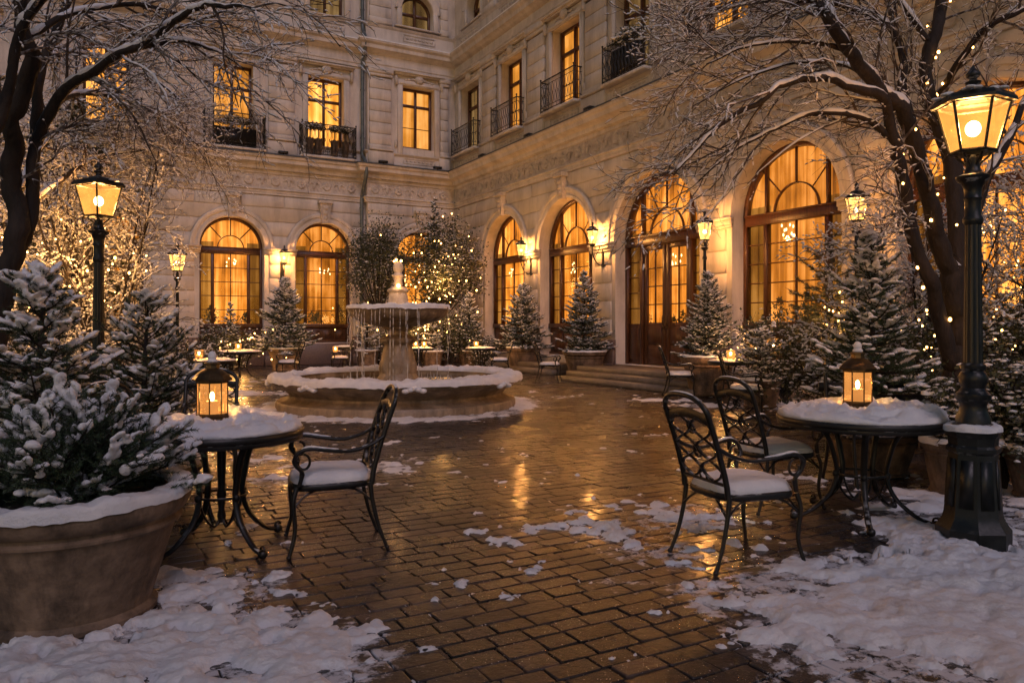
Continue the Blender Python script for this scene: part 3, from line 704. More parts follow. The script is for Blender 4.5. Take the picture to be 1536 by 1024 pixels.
def rect_window(wing, c, r, b, t, mcur, arched=False):
    o = off(wing, c)-DU; f = WM(wing)
    bar(f, c-r, c-r+.085, b, t, o, .06); bar(f, c+r-.085, c+r, b, t, o, .06)
    if arched: arch_bar(f, c, r, t, .085, o, .06, 20); top = t+r
    else: bar(f, c-r+.085, c+r-.085, t-.09, t, o, .06); top = t
    bar(f, c-r+.085, c+r-.085, b, b+.11, o, .06)
    bar(f, c-.045, c+.045, b+.11, top-.085, o, .055)
    zt = b+(t-b)*.72 if not arched else t-.05
    bar(f, c-r+.085, c-.045, zt-.05, zt+.05, o, .05); bar(f, c+.045, c+r-.085, zt-.05, zt+.05, o, .05)
    for q in ((.36,) if not arched else ()):
        z = b+(t-b)*q
        bar(f, c-r+.085, c-.045, z-.012, z+.012, o, .02); bar(f, c+.045, c+r-.085, z-.012, z+.012, o, .02)
    fr = f.build('arched_window' if arched else 'window', wood, hotel, smooth=0)
    window_panel_geo(wing, c, r, b, t, arched, o-.012, None, None, mcur, fr)
for wing in 'RL':
    for i, (c, r, b, t) in enumerate(UP[wing]):
        rect_window(wing, c, r, b, t, cur_dim if (wing == 'R' and i in (0, 3, 6)) else cur_upper)
    for (c, r, sp, b, arched) in TH[wing]: rect_window(wing, c, r, b, sp, cur_dim, bool(arched))

# balconies
def balcony(wing, c, hw, z0, z1, dp):
    o = off(wing, c); m = WM(wing)
    m.cbox((c-hw-.04, o, z0-.09), (c+hw+.04, o+dp+.04, z0), .02)
    b = m.build('balcony', stone, hotel, smooth=0)
    r = WM(wing); oo = o+dp
    path = [(c-hw, o+.05), (c-hw, oo), (c+hw, oo), (c+hw, o+.05)]
    for zz, rad in ((z0+.05, .014), (z0+.16, .01), (z1-.14, .01), (z1, .02)):
        for i in range(3): r.tube([(path[i][0], path[i][1], zz), (path[i+1][0], path[i+1][1], zz)], rad, 5)
    for (x, y) in path[1:3]: r.tube([(x, y, z0), (x, y, z1+.05)], .018, 6); r.ball((x, y, z1+.07), .035, 1)
    def panel(fx):      # fx(t)->(x,y) along run in metres
        pass
    runs = [(path[1], path[2]), (path[0], path[1]), (path[3], path[2])]
    for (a, b_) in runs:
        a = np.array(a); b_ = np.array(b_); L_ = np.linalg.norm(b_-a); n = max(1, int(round(L_/.15)))
        for i in range(n):
            p = a+(b_-a)*((i+.5)/n); u = (b_-a)/L_; q = lambda t, z: (p[0]+u[0]*t, p[1]+u[1]*t, z)
            r.tube([q(-L_/n/2, z0+.05), q(-L_/n/2, z1)], .0075, 4)
            hh = z1-.14-z0-.16; zc = z0+.16
            for sx in (-1, 1):
                pts = [q(sx*.052*math.sin(t*math.pi*2)*(1 if t < .5 else 1), zc+hh*t) for t in np.linspace(0, 1, 11)]
                r.tube(pts, .0065, 4, cap=False)
            r.tube([q(.028*math.cos(t), zc+hh*.5+.04*math.sin(t)) for t in np.linspace(0, 2*math.pi, 9)], .006, 4, cap=False)
            r.tube([q(.03*math.cos(t), z1-.07+.05*math.sin(t)) for t in np.linspace(0, 2*math.pi, 7)], .006, 4, cap=False)
    r.build('railing', iron, b, smooth=60)
for (c, r, b, t) in UP['R'][:6]: balcony('R', c, r+.13, 8.02, 8.98, .36)
for (c, r, b, t) in UP['L'][1:]: balcony('L', c, .98, 7.54, 8.68, .5)

# drain pipe
m = WM('L'); s = BS+.17
m.tube([(s, .12, 0), (s, .12, 6.1)], .068, 12); 
m.tube(bez([(s, .12, 6.1), (s, .16, 6.3), (s, .5, 6.75), (s, .66, 7.0), (s, .66, 7.3), (s, .5, 7.55), (s, .22, 7.75), (s, .2, 8.0)], 40), .068, 12)
m.tube([(s, .2, 8.0), (s, .2, 11.2)], .068, 12); m.tube(bez([(s, .2, 11.2), (s, .3, 11.4), (s, .52, 11.8), (s, .54, 12.1), (s, .3, 12.4), (s, .2, 12.7)], 30), .068, 12)
m.tube([(s, .2, 12.7), (s, .2, 16.4)], .068, 12)
for z in (.6, 2.4, 4.2, 5.8, 8.4, 10.2, 13.2, 15): m.lathe([(.06, 0), (.085, .005), (.085, .05), (.06, .055)], 12, (s, .12 if z < 6.1 else .2, z))
m.build('drain_pipe', pipe_m, hotel, smooth=45)
# little floodlights on the ledge
for (wing, s_) in (('R', 3.3), ('R', 6.6), ('R', 10.0), ('L', 3.1), ('L', .9), ('L', 6.7), ('L', 10.2)):
    m = WM(wing); o = off(wing, s_); m.cbox((s_-.16, o+.25, 7.5), (s_+.16, o+.42, 7.58), .01); m.box((s_-.03, o+.3, 7.44), (s_+.03, o+.36, 7.5)); m.build('ledge_floodlight', iron, hotel, smooth=0)

# ------------------------------------------------------------------ steps
def steps(name, s0, s1, levels, ends, label):
    m = WM('R'); n = len(levels)
    for i, (o, h) in enumerate(levels):
        e = ends*i
        ob = .155
        lo = 0 if i == n-1 else 0
        hb = levels[i+1][1] if i < n-1 else 0
        m.cbox((s0-e, ob, hb), (s1+e, o, h), .02)
    r = m.build(name, step_stone, None, smooth=0); return tag(r, label, 'steps')
steps('entrance_steps', 11.1, 16.2, [(1.5, .36), (1.83, .24), (2.15, .12)], .0, 'three low stone steps leading up to the tall entrance door')
steps('stone_steps', 6.9, 9.5, [(.95, .3), (1.25, .15)], 0, 'two low stone steps under the arched window left of the entrance')

# ------------------------------------------------------------------ ground
def smin(a, b): return np.minimum(a, b)
# snow cover A(x,y): list of (px,py of centre, half-length x, half-length y, weight)
SN = []
def sn(px, py, rx, ry, wgt=1.0, ang=0): c = G(px, py); SN.append((c[0], c[1], rx, ry, wgt, ang))
sn(90, 1010, 1.1, .45, 1.5); sn(300, 965, .62, .42, 1.5); sn(410, 985, .5, .4, 1.3); sn(330, 880, .4, .3, .95); sn(250, 868, .3, .22, .9); sn(470, 1010, .35, .2, .9)
sn(1460, 905, .95, .75, 1.9); sn(1330, 880, .7, .5, 1.5); sn(1536, 960, .9, .7, 1.8); sn(1270, 950, .6, .35, 1.05); sn(1130, 905, .6, .3, .78); sn(1420, 1000, .7, .35, 1.3)
sn(1000, 830, .5, .45, .7); sn(1030, 775, .6, .6, .72); sn(960, 790, .4, .5, .6); sn(1200, 860, .5, .25, .7); sn(1340, 1010, .5, .25, .75)
sn(1400, 800, .4, .5, 1.2); sn(1390, 765, .5, .5, .8); sn(1536, 750, .9, .7, 1.3); sn(1500, 800, .6, .5, 1.3)
sn(540, 700, .8, .5, .75); sn(620, 690, .5, .4, .6); sn(900, 800, .35, .4, .6); sn(930, 870, .25, .3, .6); sn(1060, 880, .3, .3, .72); sn(420, 720, .7, .5, .65); sn(400, 690, .8, .7, .6); sn(330, 715, .6, .5, .55)
sn(1200, 610, 1.6, 1.2, .8); sn(1080, 608, 1.2, .5, .85); sn(1000, 600, 1.0, .5, .6); sn(370, 590, 1.2, .7, .9); sn(200, 640, 2.0, 1.6, 1.1); sn(60, 700, 1.5, 1.0, 1.0)
sn(880, 572, 1.2, .4, .7); sn(1300, 700, .6, .6, .4); sn(1480, 640, 2, 1.6, 1.2)
FC = np.array((-2.02, 13.36))
def cover(x, y):
    A = np.full(np.shape(x), -1.0)
    for (cx, cy, rx, ry, wgt, an) in SN:
        d = ((x-cx)/rx)**2+((y-cy)/ry)**2
        A = np.maximum(A, wgt*1.6*np.exp(-d*.8)-1.0)
    rr = np.hypot(x-FC[0], y-FC[1]); A = np.maximum(A, 1.35*np.exp(-((rr-2.15)/.42)**2)-.75+.25*fbm(x, y, 1.6, 2, 40))
    return A
def snow_height(x, y):
    A = np.minimum(cover(x, y), .4); n = fbm(x, y, .5, 4, 3); n2 = fbm(x, y, .13, 6, 33); n3 = fbm(x, y, .045, 3, 77)
    q = A*.8+n*.6+n2*.8+n3*.2-.2+.85*np.clip(cover(x, y)-.85, 0, .55)
    base = np.clip(q, -.5, 1.2); b0 = np.maximum(base, 0)
    lump = fbm(x, y, .17, 5, 21); l2 = fbm(x, y, .055, 4, 55)
    md = 0
    for (px, py, r, a) in ((1400, 850, .42, .06), (1290, 840, .26, .045), (1500, 870, .5, .06), (1400, 775, .3, .03), (320, 925, .3, .02), (100, 1015, .6, .03)):
        c = G(px, py); md = md+a*np.exp(-((x-c[0])**2+(y-c[1])**2)/r**2)
    ms = np.clip((cover(x, y)*.9+n*.35)*2.2, 0, 1); ms = ms*ms*(3-2*ms)
    h = np.where(base > 0, .009*(1-np.exp(-b0*14))+.03*b0*(1+.4*lump)+.0035*fbm(x, y, .03, 2, 91)*np.clip(b0*6, 0, 1)+(md*ms+.006)*(.8+.2*lump+.04*l2)*np.clip(b0*1.6+ms, 0, 1)*np.clip(b0*9, 0, 1), .05*base)
    return h - .002
# paving stones: real setts in running bond along the building's axes
def make_paving():
    rng = np.random.default_rng(4); ex = -uL; ey = -uR
    L_, Wd, gap = .205, .128, .0065
    a_rng = (-22, 26); b_rng = (-30, 34)
    tops = []; shade = []
    b = b_rng[0]; row = 0
    org = np.array((0., 10.))
    rows = []
    while b < b_rng[1]:
        wj = Wd*rng.uniform(.93, 1.07); a = a_rng[0]+(row % 2)*L_*.5+rng.uniform(-.05, .05)
        n = int((a_rng[1]-a_rng[0])/L_)+2
        ls = L_*rng.uniform(.72, 1.28, n); a0 = a+np.concatenate([[0], np.cumsum(ls)[:-1]])
        rows.append(np.stack([a0, a0+ls, np.full(n, b), np.full(n, b+wj)], -1)); b += wj; row += 1
    q = np.concatenate(rows)
    ca = (q[:, 0]+q[:, 1])/2; cb = (q[:, 2]+q[:, 3])/2
    X = org[0]+ca*ex[0]+cb*ey[0]; Y = org[1]+ca*ex[1]+cb*ey[1]
    # keep what the courtyard shows
    sR = (X-C0[0])*uL[0]+(Y-C0[1])*uL[1]; sLw = (X-C0[0])*uR[0]+(Y-C0[1])*uR[1]
    keep = (sR > -.1) & (sLw > -.1) & (Y > 1.2) & (Y < 28) & (np.abs(X) < Y*.8+1.6)
    keep &= np.hypot(X-FC[0], Y-FC[1]) > 1.6
    q = q[keep]; n = len(q); X = X[keep]; Y = Y[keep]
    g = gap/2*rng.uniform(.7, 1.6, (n, 4)); c0 = np.stack([q[:, 0]+g[:, 0], q[:, 2]+g[:, 2]], -1); c1 = np.stack([q[:, 1]-g[:, 1], q[:, 2]+g[:, 2]], -1)
    c2 = np.stack([q[:, 1]-g[:, 1], q[:, 3]-g[:, 3]], -1); c3 = np.stack([q[:, 0]+g[:, 0], q[:, 3]-g[:, 3]], -1)
    corners = np.stack([c0, c1, c2, c3], 1)+rng.normal(0, .0022, (n, 4, 2)); cen = corners.mean(1, keepdims=True)
    # 8-gon outline with cut corners for a worn look
    def ring(inset, z):
        out = []
        for i in range(4):
            p = corners[:, i]; pn = corners[:, (i+1) % 4]; pp = corners[:, (i-1) % 4]; cc = .009
            dn = pn-p; dn = dn/np.linalg.norm(dn, axis=1)[:, None]; dp = pp-p; dp = dp/np.linalg.norm(dp, axis=1)[:, None]
            out += [p+dp*cc+(dn)*inset+(dp)*0, p+dn*cc+(dp)*inset]
            out[-2] = p+dp*(cc+inset*.2)+dn*inset; out[-1] = p+dn*(cc+inset*.2)+dp*inset
        return np.stack(out, 1), z
    tilt = rng.normal(0, .009, (n, 2)); hz = rng.normal(0, .0014, n)
    V = []
    for inset, z in ((0, -.03), (0.0, -.005), (.002, -.0016), (.006, -.0003)):
        r_, _ = ring(inset, z); rel = r_-cen
        zz = z+hz[:, None]+(rel*tilt[:, None, :]).sum(-1)*(1 if z > -.02 else 0)
        wx = org[0]+r_[..., 0]*ex[0]+r_[..., 1]*ey[0]; wy = org[1]+r_[..., 0]*ex[1]+r_[..., 1]*ey[1]
        V.append(np.stack([wx, wy, zz], -1))
    cw = np.stack([org[0]+cen[:, 0, 0]*ex[0]+cen[:, 0, 1]*ey[0], org[1]+cen[:, 0, 0]*ex[1]+cen[:, 0, 1]*ey[1], hz+.0002], -1)[:, None, :]
    V = np.concatenate([V[0], V[1], V[2], V[3], cw], 1)      # n,33,3
    idx = np.arange(n)[:, None, None]*33; f = []
    for l in range(3):
        for j in range(8): f.append([l*8+j, l*8+(j+1) % 8, (l+1)*8+(j+1) % 8, (l+1)*8+j])
    f = np.array(f)[None]+idx; t = np.array([[24+j, 24+(j+1) % 8, 32] for j in range(8)])[None]+idx
    m = MB(); m.flip = False; m.add(V.reshape(-1, 3), [f.reshape(-1, 4), t.reshape(-1, 3)])
    o = m.build('paving', paver, None, smooth=16)
    tone = rng.beta(1.7, 2.3, n); fr = np.clip(cover(X, Y)+.75, 0, 1)*.9+.12
    # frost per vertex
    P3 = V.reshape(-1, 3); fr = np.clip(cover(P3[:, 0], P3[:, 1])*.8+.5, 0, .6)
    col = np.zeros((len(P3), 4), np.float32); col[:, 0] = np.repeat(tone, 33); col[:, 1] = fr; col[:, 3] = 1
    at = o.data.color_attributes.new('tone', 'FLOAT_COLOR', 'POINT'); at.data.foreach_set('color', col.ravel())
    print('pavers', n); return o
struct(make_paving())
m = MB(); m.add([(-120, -60, -.012), (120, -60, -.012), (120, 150, -.012), (-120, 150, -.012)], np.array([[0,1,2,3]])); struct(m.build('ground', joint, None, smooth=0))

def snow_field():
    m = MB()
    def patch(x0, x1, y0, y1, st):
        nx = int((x1-x0)/st)+1; ny = int((y1-y0)/st)+1
        X, Y = np.meshgrid(np.linspace(x0, x1, nx), np.linspace(y0, y1, ny), indexing='ij')
        Z = snow_height(X, Y); V = np.stack([X, Y, Z], -1).reshape(-1, 3)
        i, j = np.meshgrid(np.arange(nx-1), np.arange(ny-1), indexing='ij')
        q = np.stack([i*ny+j, (i+1)*ny+j, (i+1)*ny+j+1, i*ny+j+1], -1).reshape(-1, 4)
        keep = (V[q][:, :, 2].max(1) > -.006); q = q[keep]
        used = np.unique(q); mp = np.zeros(len(V), int); mp[used] = np.arange(len(used)); m.add(V[used], mp[q])
    patch(-3.6, 4.2, 2.0, 5.6, .013); patch(-6.5, 7.5, 5.6, 10.4, .045); patch(-12, 12, 10.4, 20, .08)
    return m.build('snow', snow_ground, None, smooth=170)
sf = snow_field(); struct(sf, 'stuff'); tag(sf, 'patchy trodden snow lying on the wet paving', 'snow')

# ------------------------------------------------------------------ fountain
FX, FY = FC
ft = thing('fountain', 'round two-tier stone fountain with snowy rim and falling water in the middle of the courtyard', 'fountain', (FX, FY, 0))
m = MB()
m.lathe([(2.08, -.02), (2.08, .1), (2.06, .13), (1.97, .145), (1.93, .16), (1.87, .2), (1.86, .24), (1.92, .3), (2.0, .345), (2.02, .37), (2.06, .38), (2.14, .42), (2.17, .44), (2.17, .5), (2.14, .53), (1.86, .53), (1.84, .5), (1.82, .2), (.3, .2)], 96)
m.build('basin', fount, ft, smooth=35)
def ringsnow(r0, r1, z, th, n, seed, droop=.05):
    """lumpy ring of snow lying on a round rim"""
    mm = MB(); k = 14; V = []
    for i in range(n):
        a = 2*math.pi*i/n
        ro = r1+min(.05, .14*(r1-r0))*float(fbm(a*r1, 3., .4, 5, seed)); ri = r0-.02*float(fbm(a*r1, 9., .4, 4, seed+1)); T = th*(1+.6*float(fbm(a*r1*1.0, 5., .3, 5, seed+2)))
        dr = droop*(.5+.9*max(0, float(fbm(a*r1, 1., .3, 4, seed+3))))
        for j in range(k+1):
            t = j/k; u = t*2-1
            rr = (ro+ri)/2+(ro-ri)/2*math.sin(u*math.pi/2*1.0); zz = z+T*max(0, 1-abs(u)**2.6)**.6-(dr*max(0, (u-.75)/.25) if u > .75 else 0)
            zz += .45*th*float(fbm(rr*math.cos(a)*1.0+20, rr*math.sin(a)+20, .13, 4, seed+5))*(1-abs(u)**3)
            V.append((rr*math.cos(a), rr*math.sin(a), zz))
    q = k+1; mm.add(V, np.array([[i*q+j, ((i+1) % n)*q+j, ((i+1) % n)*q+j+1, i*q+j+1] for i in range(n) for j in range(k)])); return mm
rs = ringsnow(1.82, 2.21, .5, .075, 360, 3); rs.build('rim_snow', snow, ft, smooth=170)
m = MB(); m.lathe([(1.83, .42), (.2, .42)], 64); m.build('water', water, ft, smooth=0)
def ped(r, z, a):
    k = np.clip((z-.45)*6, 0, 1)*np.clip((1.3-z)*6, 0, 1)
    return r*(1+.07*np.abs(np.cos(4*a))*k+.045*np.sin(12*a+np.sin(z*16)*2.2)*k)
m = MB(); m.lathe([(.37, .2), (.37, .44), (.36, .48), (.32, .52), (.3, .56), (.31, .64), (.3, .74), (.27, .86), (.235, .98), (.225, 1.05), (.25, 1.09), (.3, 1.12), (.31, 1.16), (.28, 1.19), (.2, 1.22), (.16, 1.25), (.155, 1.29), (.19, 1.32), (.25, 1.34), (.27, 1.36), (.25, 1.38)], 96, rfun=ped)
m.build('pedestal', fount, ft, smooth=40)
def bowlr(r, z, a):
    k = np.clip((z-1.39)*8, 0, 1)*np.clip((1.64-z)*12, 0, 1); return r*(1+.05*np.abs(np.cos(10*a))*k)
m = MB(); m.lathe([(.2, 1.37), (.3, 1.378), (.44, 1.41), (.6, 1.455), (.73, 1.51), (.82, 1.575), (.86, 1.63), (.875, 1.665), (.9, 1.69), (.885, 1.73), (.85, 1.745), (.8, 1.735), (.6, 1.7), (.2, 1.68)], 144, rfun=bowlr)
bowl = m.build('upper_bowl', fount, ft, smooth=40)
rs = ringsnow(.66, .905, 1.72, .05, 200, 11, .05); rs.build('bowl_snow', snow, bowl, smooth=170)
m = MB(); rr = random.Random(3)
m.lathe([(.0, 1.69), (.23, 1.7), (.21, 1.74), (.185, 1.8), (.175, 1.87), (.165, 1.94), (.15, 1.98), (.185, 2.0), (.19, 2.03), (.15, 2.06), (.1, 2.09), (.06, 2.1)], 48, rfun=lambda r, z, a: r*(1+.035*np.sin(7*a+z*31)*np.cos(z*60)+.02*np.sin(z*90)))
m.lathe([(.06, 2.09), (.085, 2.13), (.07, 2.2), (.08, 2.25), (.11, 2.28), (.08, 2.31), (.06, 2.34), (.085, 2.38), (.09, 2.43), (.08, 2.48), (.05, 2.52), (0, 2.54)], 32, rfun=lambda r, z, a: r*(1+.03*np.sin(5*a+z*21)))
fin_m = noisy('pale_carved_stone', (.42, .36, .29), (.66, .6, .52), 9, .6, .7, 30)
fin = m.build('finial', fin_m, ft, smooth=60)
m = MB(); m.ball((.03, -.16, 2.1), .034, 2); m.ball((-.03, -.02, 2.565), .022, 2); m.ball((.05, .03, 2.55), .022, 2); m.ball((-.07, -.01, 2.54), .018, 2); m.build('spot_bulbs', fairy, ft)
point(ft, (.05, -.45, 2.2), .5, r=.04); point(ft, (0, -.1, 2.75), .25, r=.04)
m = MB(); rr = random.Random(8)
for i in range(170):
    a = i/170*2*math.pi+rr.uniform(-.04, .04)
    if vnoise(a*3.1, .5, 8) < .42+.25*rr.random(): continue
    r0 = .88; zt = 1.7; zb = .43 if rr.random() < .45 else rr.uniform(.7, 1.6); n = 34; ox = rr.uniform(-.05, .08)
    if rr.random() < .62: continue
    ts = np.linspace(0, 1, n); rad = np.array([.0025+.003*abs(math.sin(t*37+i))+rr.uniform(0, .004) for t in ts]); rad *= np.where(np.array([rr.random() for _ in ts]) < .35, .12, 1)
    m.tube([((r0+ox*t**.5+.008*math.sin(t*20+i))*math.cos(a), (r0+ox*t**.5)*math.sin(a), zt+(zb-zt)*t) for t in ts], rad, 5)
for i in range(60):
    a = rr.uniform(0, 6.28); x, y = .92*math.cos(a)+rr.uniform(-.06, .06), .92*math.sin(a)+rr.uniform(-.06, .06); h = rr.uniform(.03, .13)
    m.tube([(x, y, .42), (x+rr.uniform(-.02, .02), y, .42+h)], [.008, .003], 5)
wt = m.build('falling_water', ice, ft, smooth=60); wt['kind'] = 'stuff'
m = MB()
for a in np.linspace(0, 2*math.pi, 9)[:-1]+.2:        # icy lumps that cling under the rim
    for k in range(5): m.ball((2.19*math.cos(a+.03*k)+.0, 2.19*math.sin(a+.03*k), .46-.02*abs(k-2)), (.06, .06, .04), 2)
m.build('rim_icing', snow, ft, smooth=90)

# ------------------------------------------------------------------ vegetation tools
def blobs(m, pos, scl, rng, lvl=1, tang=None, flat=.0, jitter=.18):
    """many lumps; pos (n,3), scl (n,3); tang: direction of the long (x) axis"""
    v, f = ico(lvl); n = len(pos)
    if n == 0: return
    V = v[None]*(1+rng.uniform(-jitter, jitter, (n, len(v), 1)))
    if flat: V = V.copy(); V[:, :, 2] = np.where(V[:, :, 2] < 0, V[:, :, 2]*flat, V[:, :, 2])
    V = V*scl[:, None, :]
    if tang is None:
        a = rng.uniform(0, 6.28, n); t = np.stack([np.cos(a), np.sin(a), 0*a], -1)
    else: t = tang/(np.linalg.norm(tang, axis=1)[:, None]+1e-9)
    u = np.cross(np.array((0, 0, 1.)), t); u /= np.linalg.norm(u, axis=1)[:, None]+1e-6; w_ = np.cross(t, u)
    Wd = V[:, :, 0:1]*t[:, None]+V[:, :, 1:2]*u[:, None]+V[:, :, 2:3]*w_[:, None]+pos[:, None]
    m.add(Wd.reshape(-1, 3), (f[None]+(np.arange(n)*len(v))[:, None, None]).reshape(-1, 3))
def needles(m, p0, p1, k, ln, wd, rng, fwd=.8):
    n = len(p0); ax = p1-p0; L_ = np.linalg.norm(ax, axis=1); t = ax/(L_[:, None]+1e-9)
    s = rng.uniform(0, 1, (n, k)); rd = rng.normal(0, 1, (n, k, 3)); rd -= (rd*t[:, None]).sum(-1, keepdims=True)*t[:, None]; rd /= np.linalg.norm(rd, axis=-1, keepdims=True)+1e-9
    rd[..., 2] *= .75
    d = rd+t[:, None]*rng.uniform(fwd*.6, fwd*1.3, (n, k, 1)); d /= np.linalg.norm(d, axis=-1, keepdims=True)
    l = ln*rng.uniform(.65, 1.15, (n, k, 1)); base = p0[:, None]+ax[:, None]*s[..., None]
    side = np.cross(d, rng.normal(0, 1, (n, k, 3))); side /= np.linalg.norm(side, axis=-1, keepdims=True)+1e-9
    a = base+side*wd; b = base-side*wd; c = base+d*l+np.array((0, 0, -.08*ln))
    V = np.stack([a, b, c], 2).reshape(-1, 3); m.add(V, np.arange(len(V)).reshape(-1, 3))
def thin_tubes(m, P0, P1, r0, r1):
    n = len(P0); t = P1-P0; t = t/(np.linalg.norm(t, axis=1)[:, None]+1e-9); u = np.cross(t, np.array((.31, .17, 1.))); u /= np.linalg.norm(u, axis=1)[:, None]+1e-9; v = np.cross(t, u)
    V = []
    for (p, r) in ((P0, r0), (P1, r1)):
        for a in (0, 2.094, 4.189): V.append(p+(u*math.cos(a)+v*math.sin(a))*(r[:, None] if not np.isscalar(r) else r))
    V = np.stack(V, 1).reshape(-1, 3); b = np.arange(n)[:, None, None]*6
    f = np.array([[0,1,4,3],[1,2,5,4],[2,0,3,5]])[None]+b; m.add(V, f.reshape(-1, 4))

def lumpy(o, vox, amp, size):
    """melt the lumps of a snow mesh into one another and roughen them"""
    r = o.modifiers.new('melt', 'REMESH'); r.mode = 'VOXEL'; r.voxel_size = vox; r.use_smooth_shade = True
    sm = o.modifiers.new('smooth', 'SMOOTH'); sm.factor = .5; sm.iterations = 3
    tx = bpy.data.textures.new('lumps', 'CLOUDS'); tx.noise_scale = size; tx.noise_depth = 3
    dp = o.modifiers.new('rough', 'DISPLACE'); dp.texture = tx; dp.strength = amp; dp.mid_level = .5
    return o
def conifer(parent, h, Rb, z0, seed, tiers=14, nb=9, tw=8, k=14, ln=.06, wd=.006, snow_n=1.0, sb=.05, apex=True, droop=.25, shape=.9, mat=None, lvl=1, sparse=0.0, twl=.34, snow_name='snow'):
    rng = np.random.default_rng(seed); bk = MB(); nd = MB(); sn_ = MB()
    n = 8; zz = np.linspace(0, h, n); bk.tube([(.012*math.sin(z*5), .012*math.cos(z*4), z) for z in zz], np.linspace(.03*h**.5+.012, .006, n), 7)
    T0 = []; T1 = []; SP = []; ST = []; SS = []
    B0 = []; B1 = []; BR = []
    for i in range(tiers):
        t = (i+.2)/tiers; z = z0+(h-z0)*t**.92; rad = Rb*(1-t)**shape+.03
        m_ = max(4, int(nb*(1-.5*t)))
        a0 = rng.uniform(0, 6.28)
        for b in range(m_):
            if rng.random() < sparse: continue
            a = a0+b*2*math.pi/m_+rng.normal(0, .16); L_ = rad*rng.uniform(.64, 1.2); el = .55*t+.12-droop*(1-t)+rng.normal(0, .1)
            zb = z+rng.uniform(-.5, .5)*(h-z0)/tiers
            q = 6; ts = np.linspace(0, 1, q); dx = np.cos(a)*L_*ts; dy = np.sin(a)*L_*ts; dz = math.tan(el)*L_*ts-droop*.6*L_*ts**1.5+.28*L_*ts**2.6
            br = np.stack([dx, dy, zb+dz], -1)
            for j in range(q-1): B0.append(br[j]); B1.append(br[j+1]); BR.append(.004+.008*(1-ts[j])*min(1, L_*2))
            tan = br[-1]-br[-2]; tan = tan/np.linalg.norm(tan)
            T0.append(br[2]); T1.append(br[-1]+tan*twl*.3*L_); sidev = np.array((-np.sin(a), np.cos(a), 0))
            m2 = max(2, int(tw*min(1, .35+L_/Rb)))
            for s in range(m2):
                f_ = .18+.8*(s+.5)/m2; kx = f_*(q-1); j = min(q-2, int(kx)); p = br[j]+(br[j+1]-br[j])*(kx-j)
                l2 = twl*L_*(1.15-f_)*rng.uniform(.8, 1.25)+.03
                sd = 1 if s % 2 else -1
                d = tan*.7+sidev*sd*rng.uniform(.6, 1.0)+np.array((0, 0, rng.normal(-.05, .16))); d /= np.linalg.norm(d)
                T0.append(p); T1.append(p+d*l2)
                if l2 > .13 and tw > 6:
                    for e in range(2):
                        d2 = d+sidev*rng.normal(0, .7)+tan*.3; d2 /= np.linalg.norm(d2); pp = p+d*l2*rng.uniform(.3, .8); T0.append(pp); T1.append(pp+d2*l2*.5)
                if rng.random() < .62*snow_n:
                    pp = p+d*l2*rng.uniform(.35, .95); SP.append(pp+np.array((0, 0, sb*.28))); ST.append(d); SS.append((sb*rng.uniform(.7, 1.8), sb*rng.uniform(.4, .8), sb*rng.uniform(.22, .5)))
            for s in range(int(round(3*snow_n*max(.5, L_/Rb)))):
                f_ = rng.uniform(.4, 1.05); kx = min(q-1.01, f_*(q-1)); j = int(kx); p = br[j]+(br[j+1]-br[j])*(kx-j)
                SP.append(p+np.array((0, 0, sb*.35))); ST.append(br[j+1]-br[j]); SS.append((sb*rng.uniform(.9, 2.1), sb*rng.uniform(.5, 1.0), sb*rng.uniform(.3, .62)))
    if apex:
        T0.append(np.array((0, 0, h-.12*h))); T1.append(np.array((0, 0, h+.03))); SP.append(np.array((0, 0, h+.02))); ST.append(np.array((1., 0, .1))); SS.append((sb*.7, sb*.6, sb*.8))
    T0 = np.array(T0); T1 = np.array(T1)
    thin_tubes(bk, np.array(B0), np.array(B1), np.array(BR), np.array(BR)*.8); thin_tubes(bk, T0, T1, .0035, .0015)
    needles(nd, T0, T1, k, ln, wd, rng)
    blobs(sn_, np.array(SP), np.array(SS), rng, lvl, np.array(ST), flat=.45, jitter=.28 if lvl == 1 else .1)
    tr = bk.build('trunk', bark, parent, smooth=0)
    cr = nd.build('crown', mat or needle_far, parent, smooth=0); so = sn_.build(snow_name, snow, cr, smooth=170)
    if lvl == 2: lumpy(so, .009, .02, .05)
    return cr

def pot_profile(R0, R1, h):   # base radius, rim radius, height
    return [(0, 0), (R0*.98, 0), (R0*1.06, .012*h/.6), (R0*1.07, .06*h), (R0*1.02, .085*h), (R0*.995, .1*h), (R0+(R1-R0)*.3, .4*h), (R0+(R1-R0)*.6, .69*h), (R1*.885, .72*h), (R1*.925, .735*h), (R1*.93, .755*h), (R1*.9, .775*h),
            (R1*.905, .8*h), (R1*.95, .82*h), (R1*.99, .86*h), (R1*1.01, .91*h), (R1*1.01, .96*h), (R1*.985, h), (R1*.93, h), (R1*.9, .96*h), (R1*.88, .88*h), (0, .88*h)]
def add_pot(parent, R0, R1, h, snow_ring=True, n=48, th=.03, seed=2):
    m = MB(); m.lathe(pot_profile(R0, R1, h), n); p = m.build('pot', pot_m, parent, smooth=50)
    if snow_ring:
        rs = ringsnow(R1*.8, R1*1.03, h-.01, th, max(60, int(R1*260)), seed, .02); rs.build('rim_snow', snow, p, smooth=170)
        mm = MB(); mm.lathe([(R1*.86, h*.9+.004), (0, h*.9+.02)], 24); mm.build('soil', soil, p, smooth=0)
    return p
def potted(name, label, x, y, h, Rb, pot, seed, group=None, **kw):
    t = thing(name, label, 'potted tree', (x, y, 0), 0, group)
    if pot: add_pot(t, *pot, seed=seed)
    kw.setdefault('z0', (pot[2]+.02) if pot else .15); conifer(t, h, Rb, seed=seed, **kw); return t
GP = 'potted spruces round the courtyard'
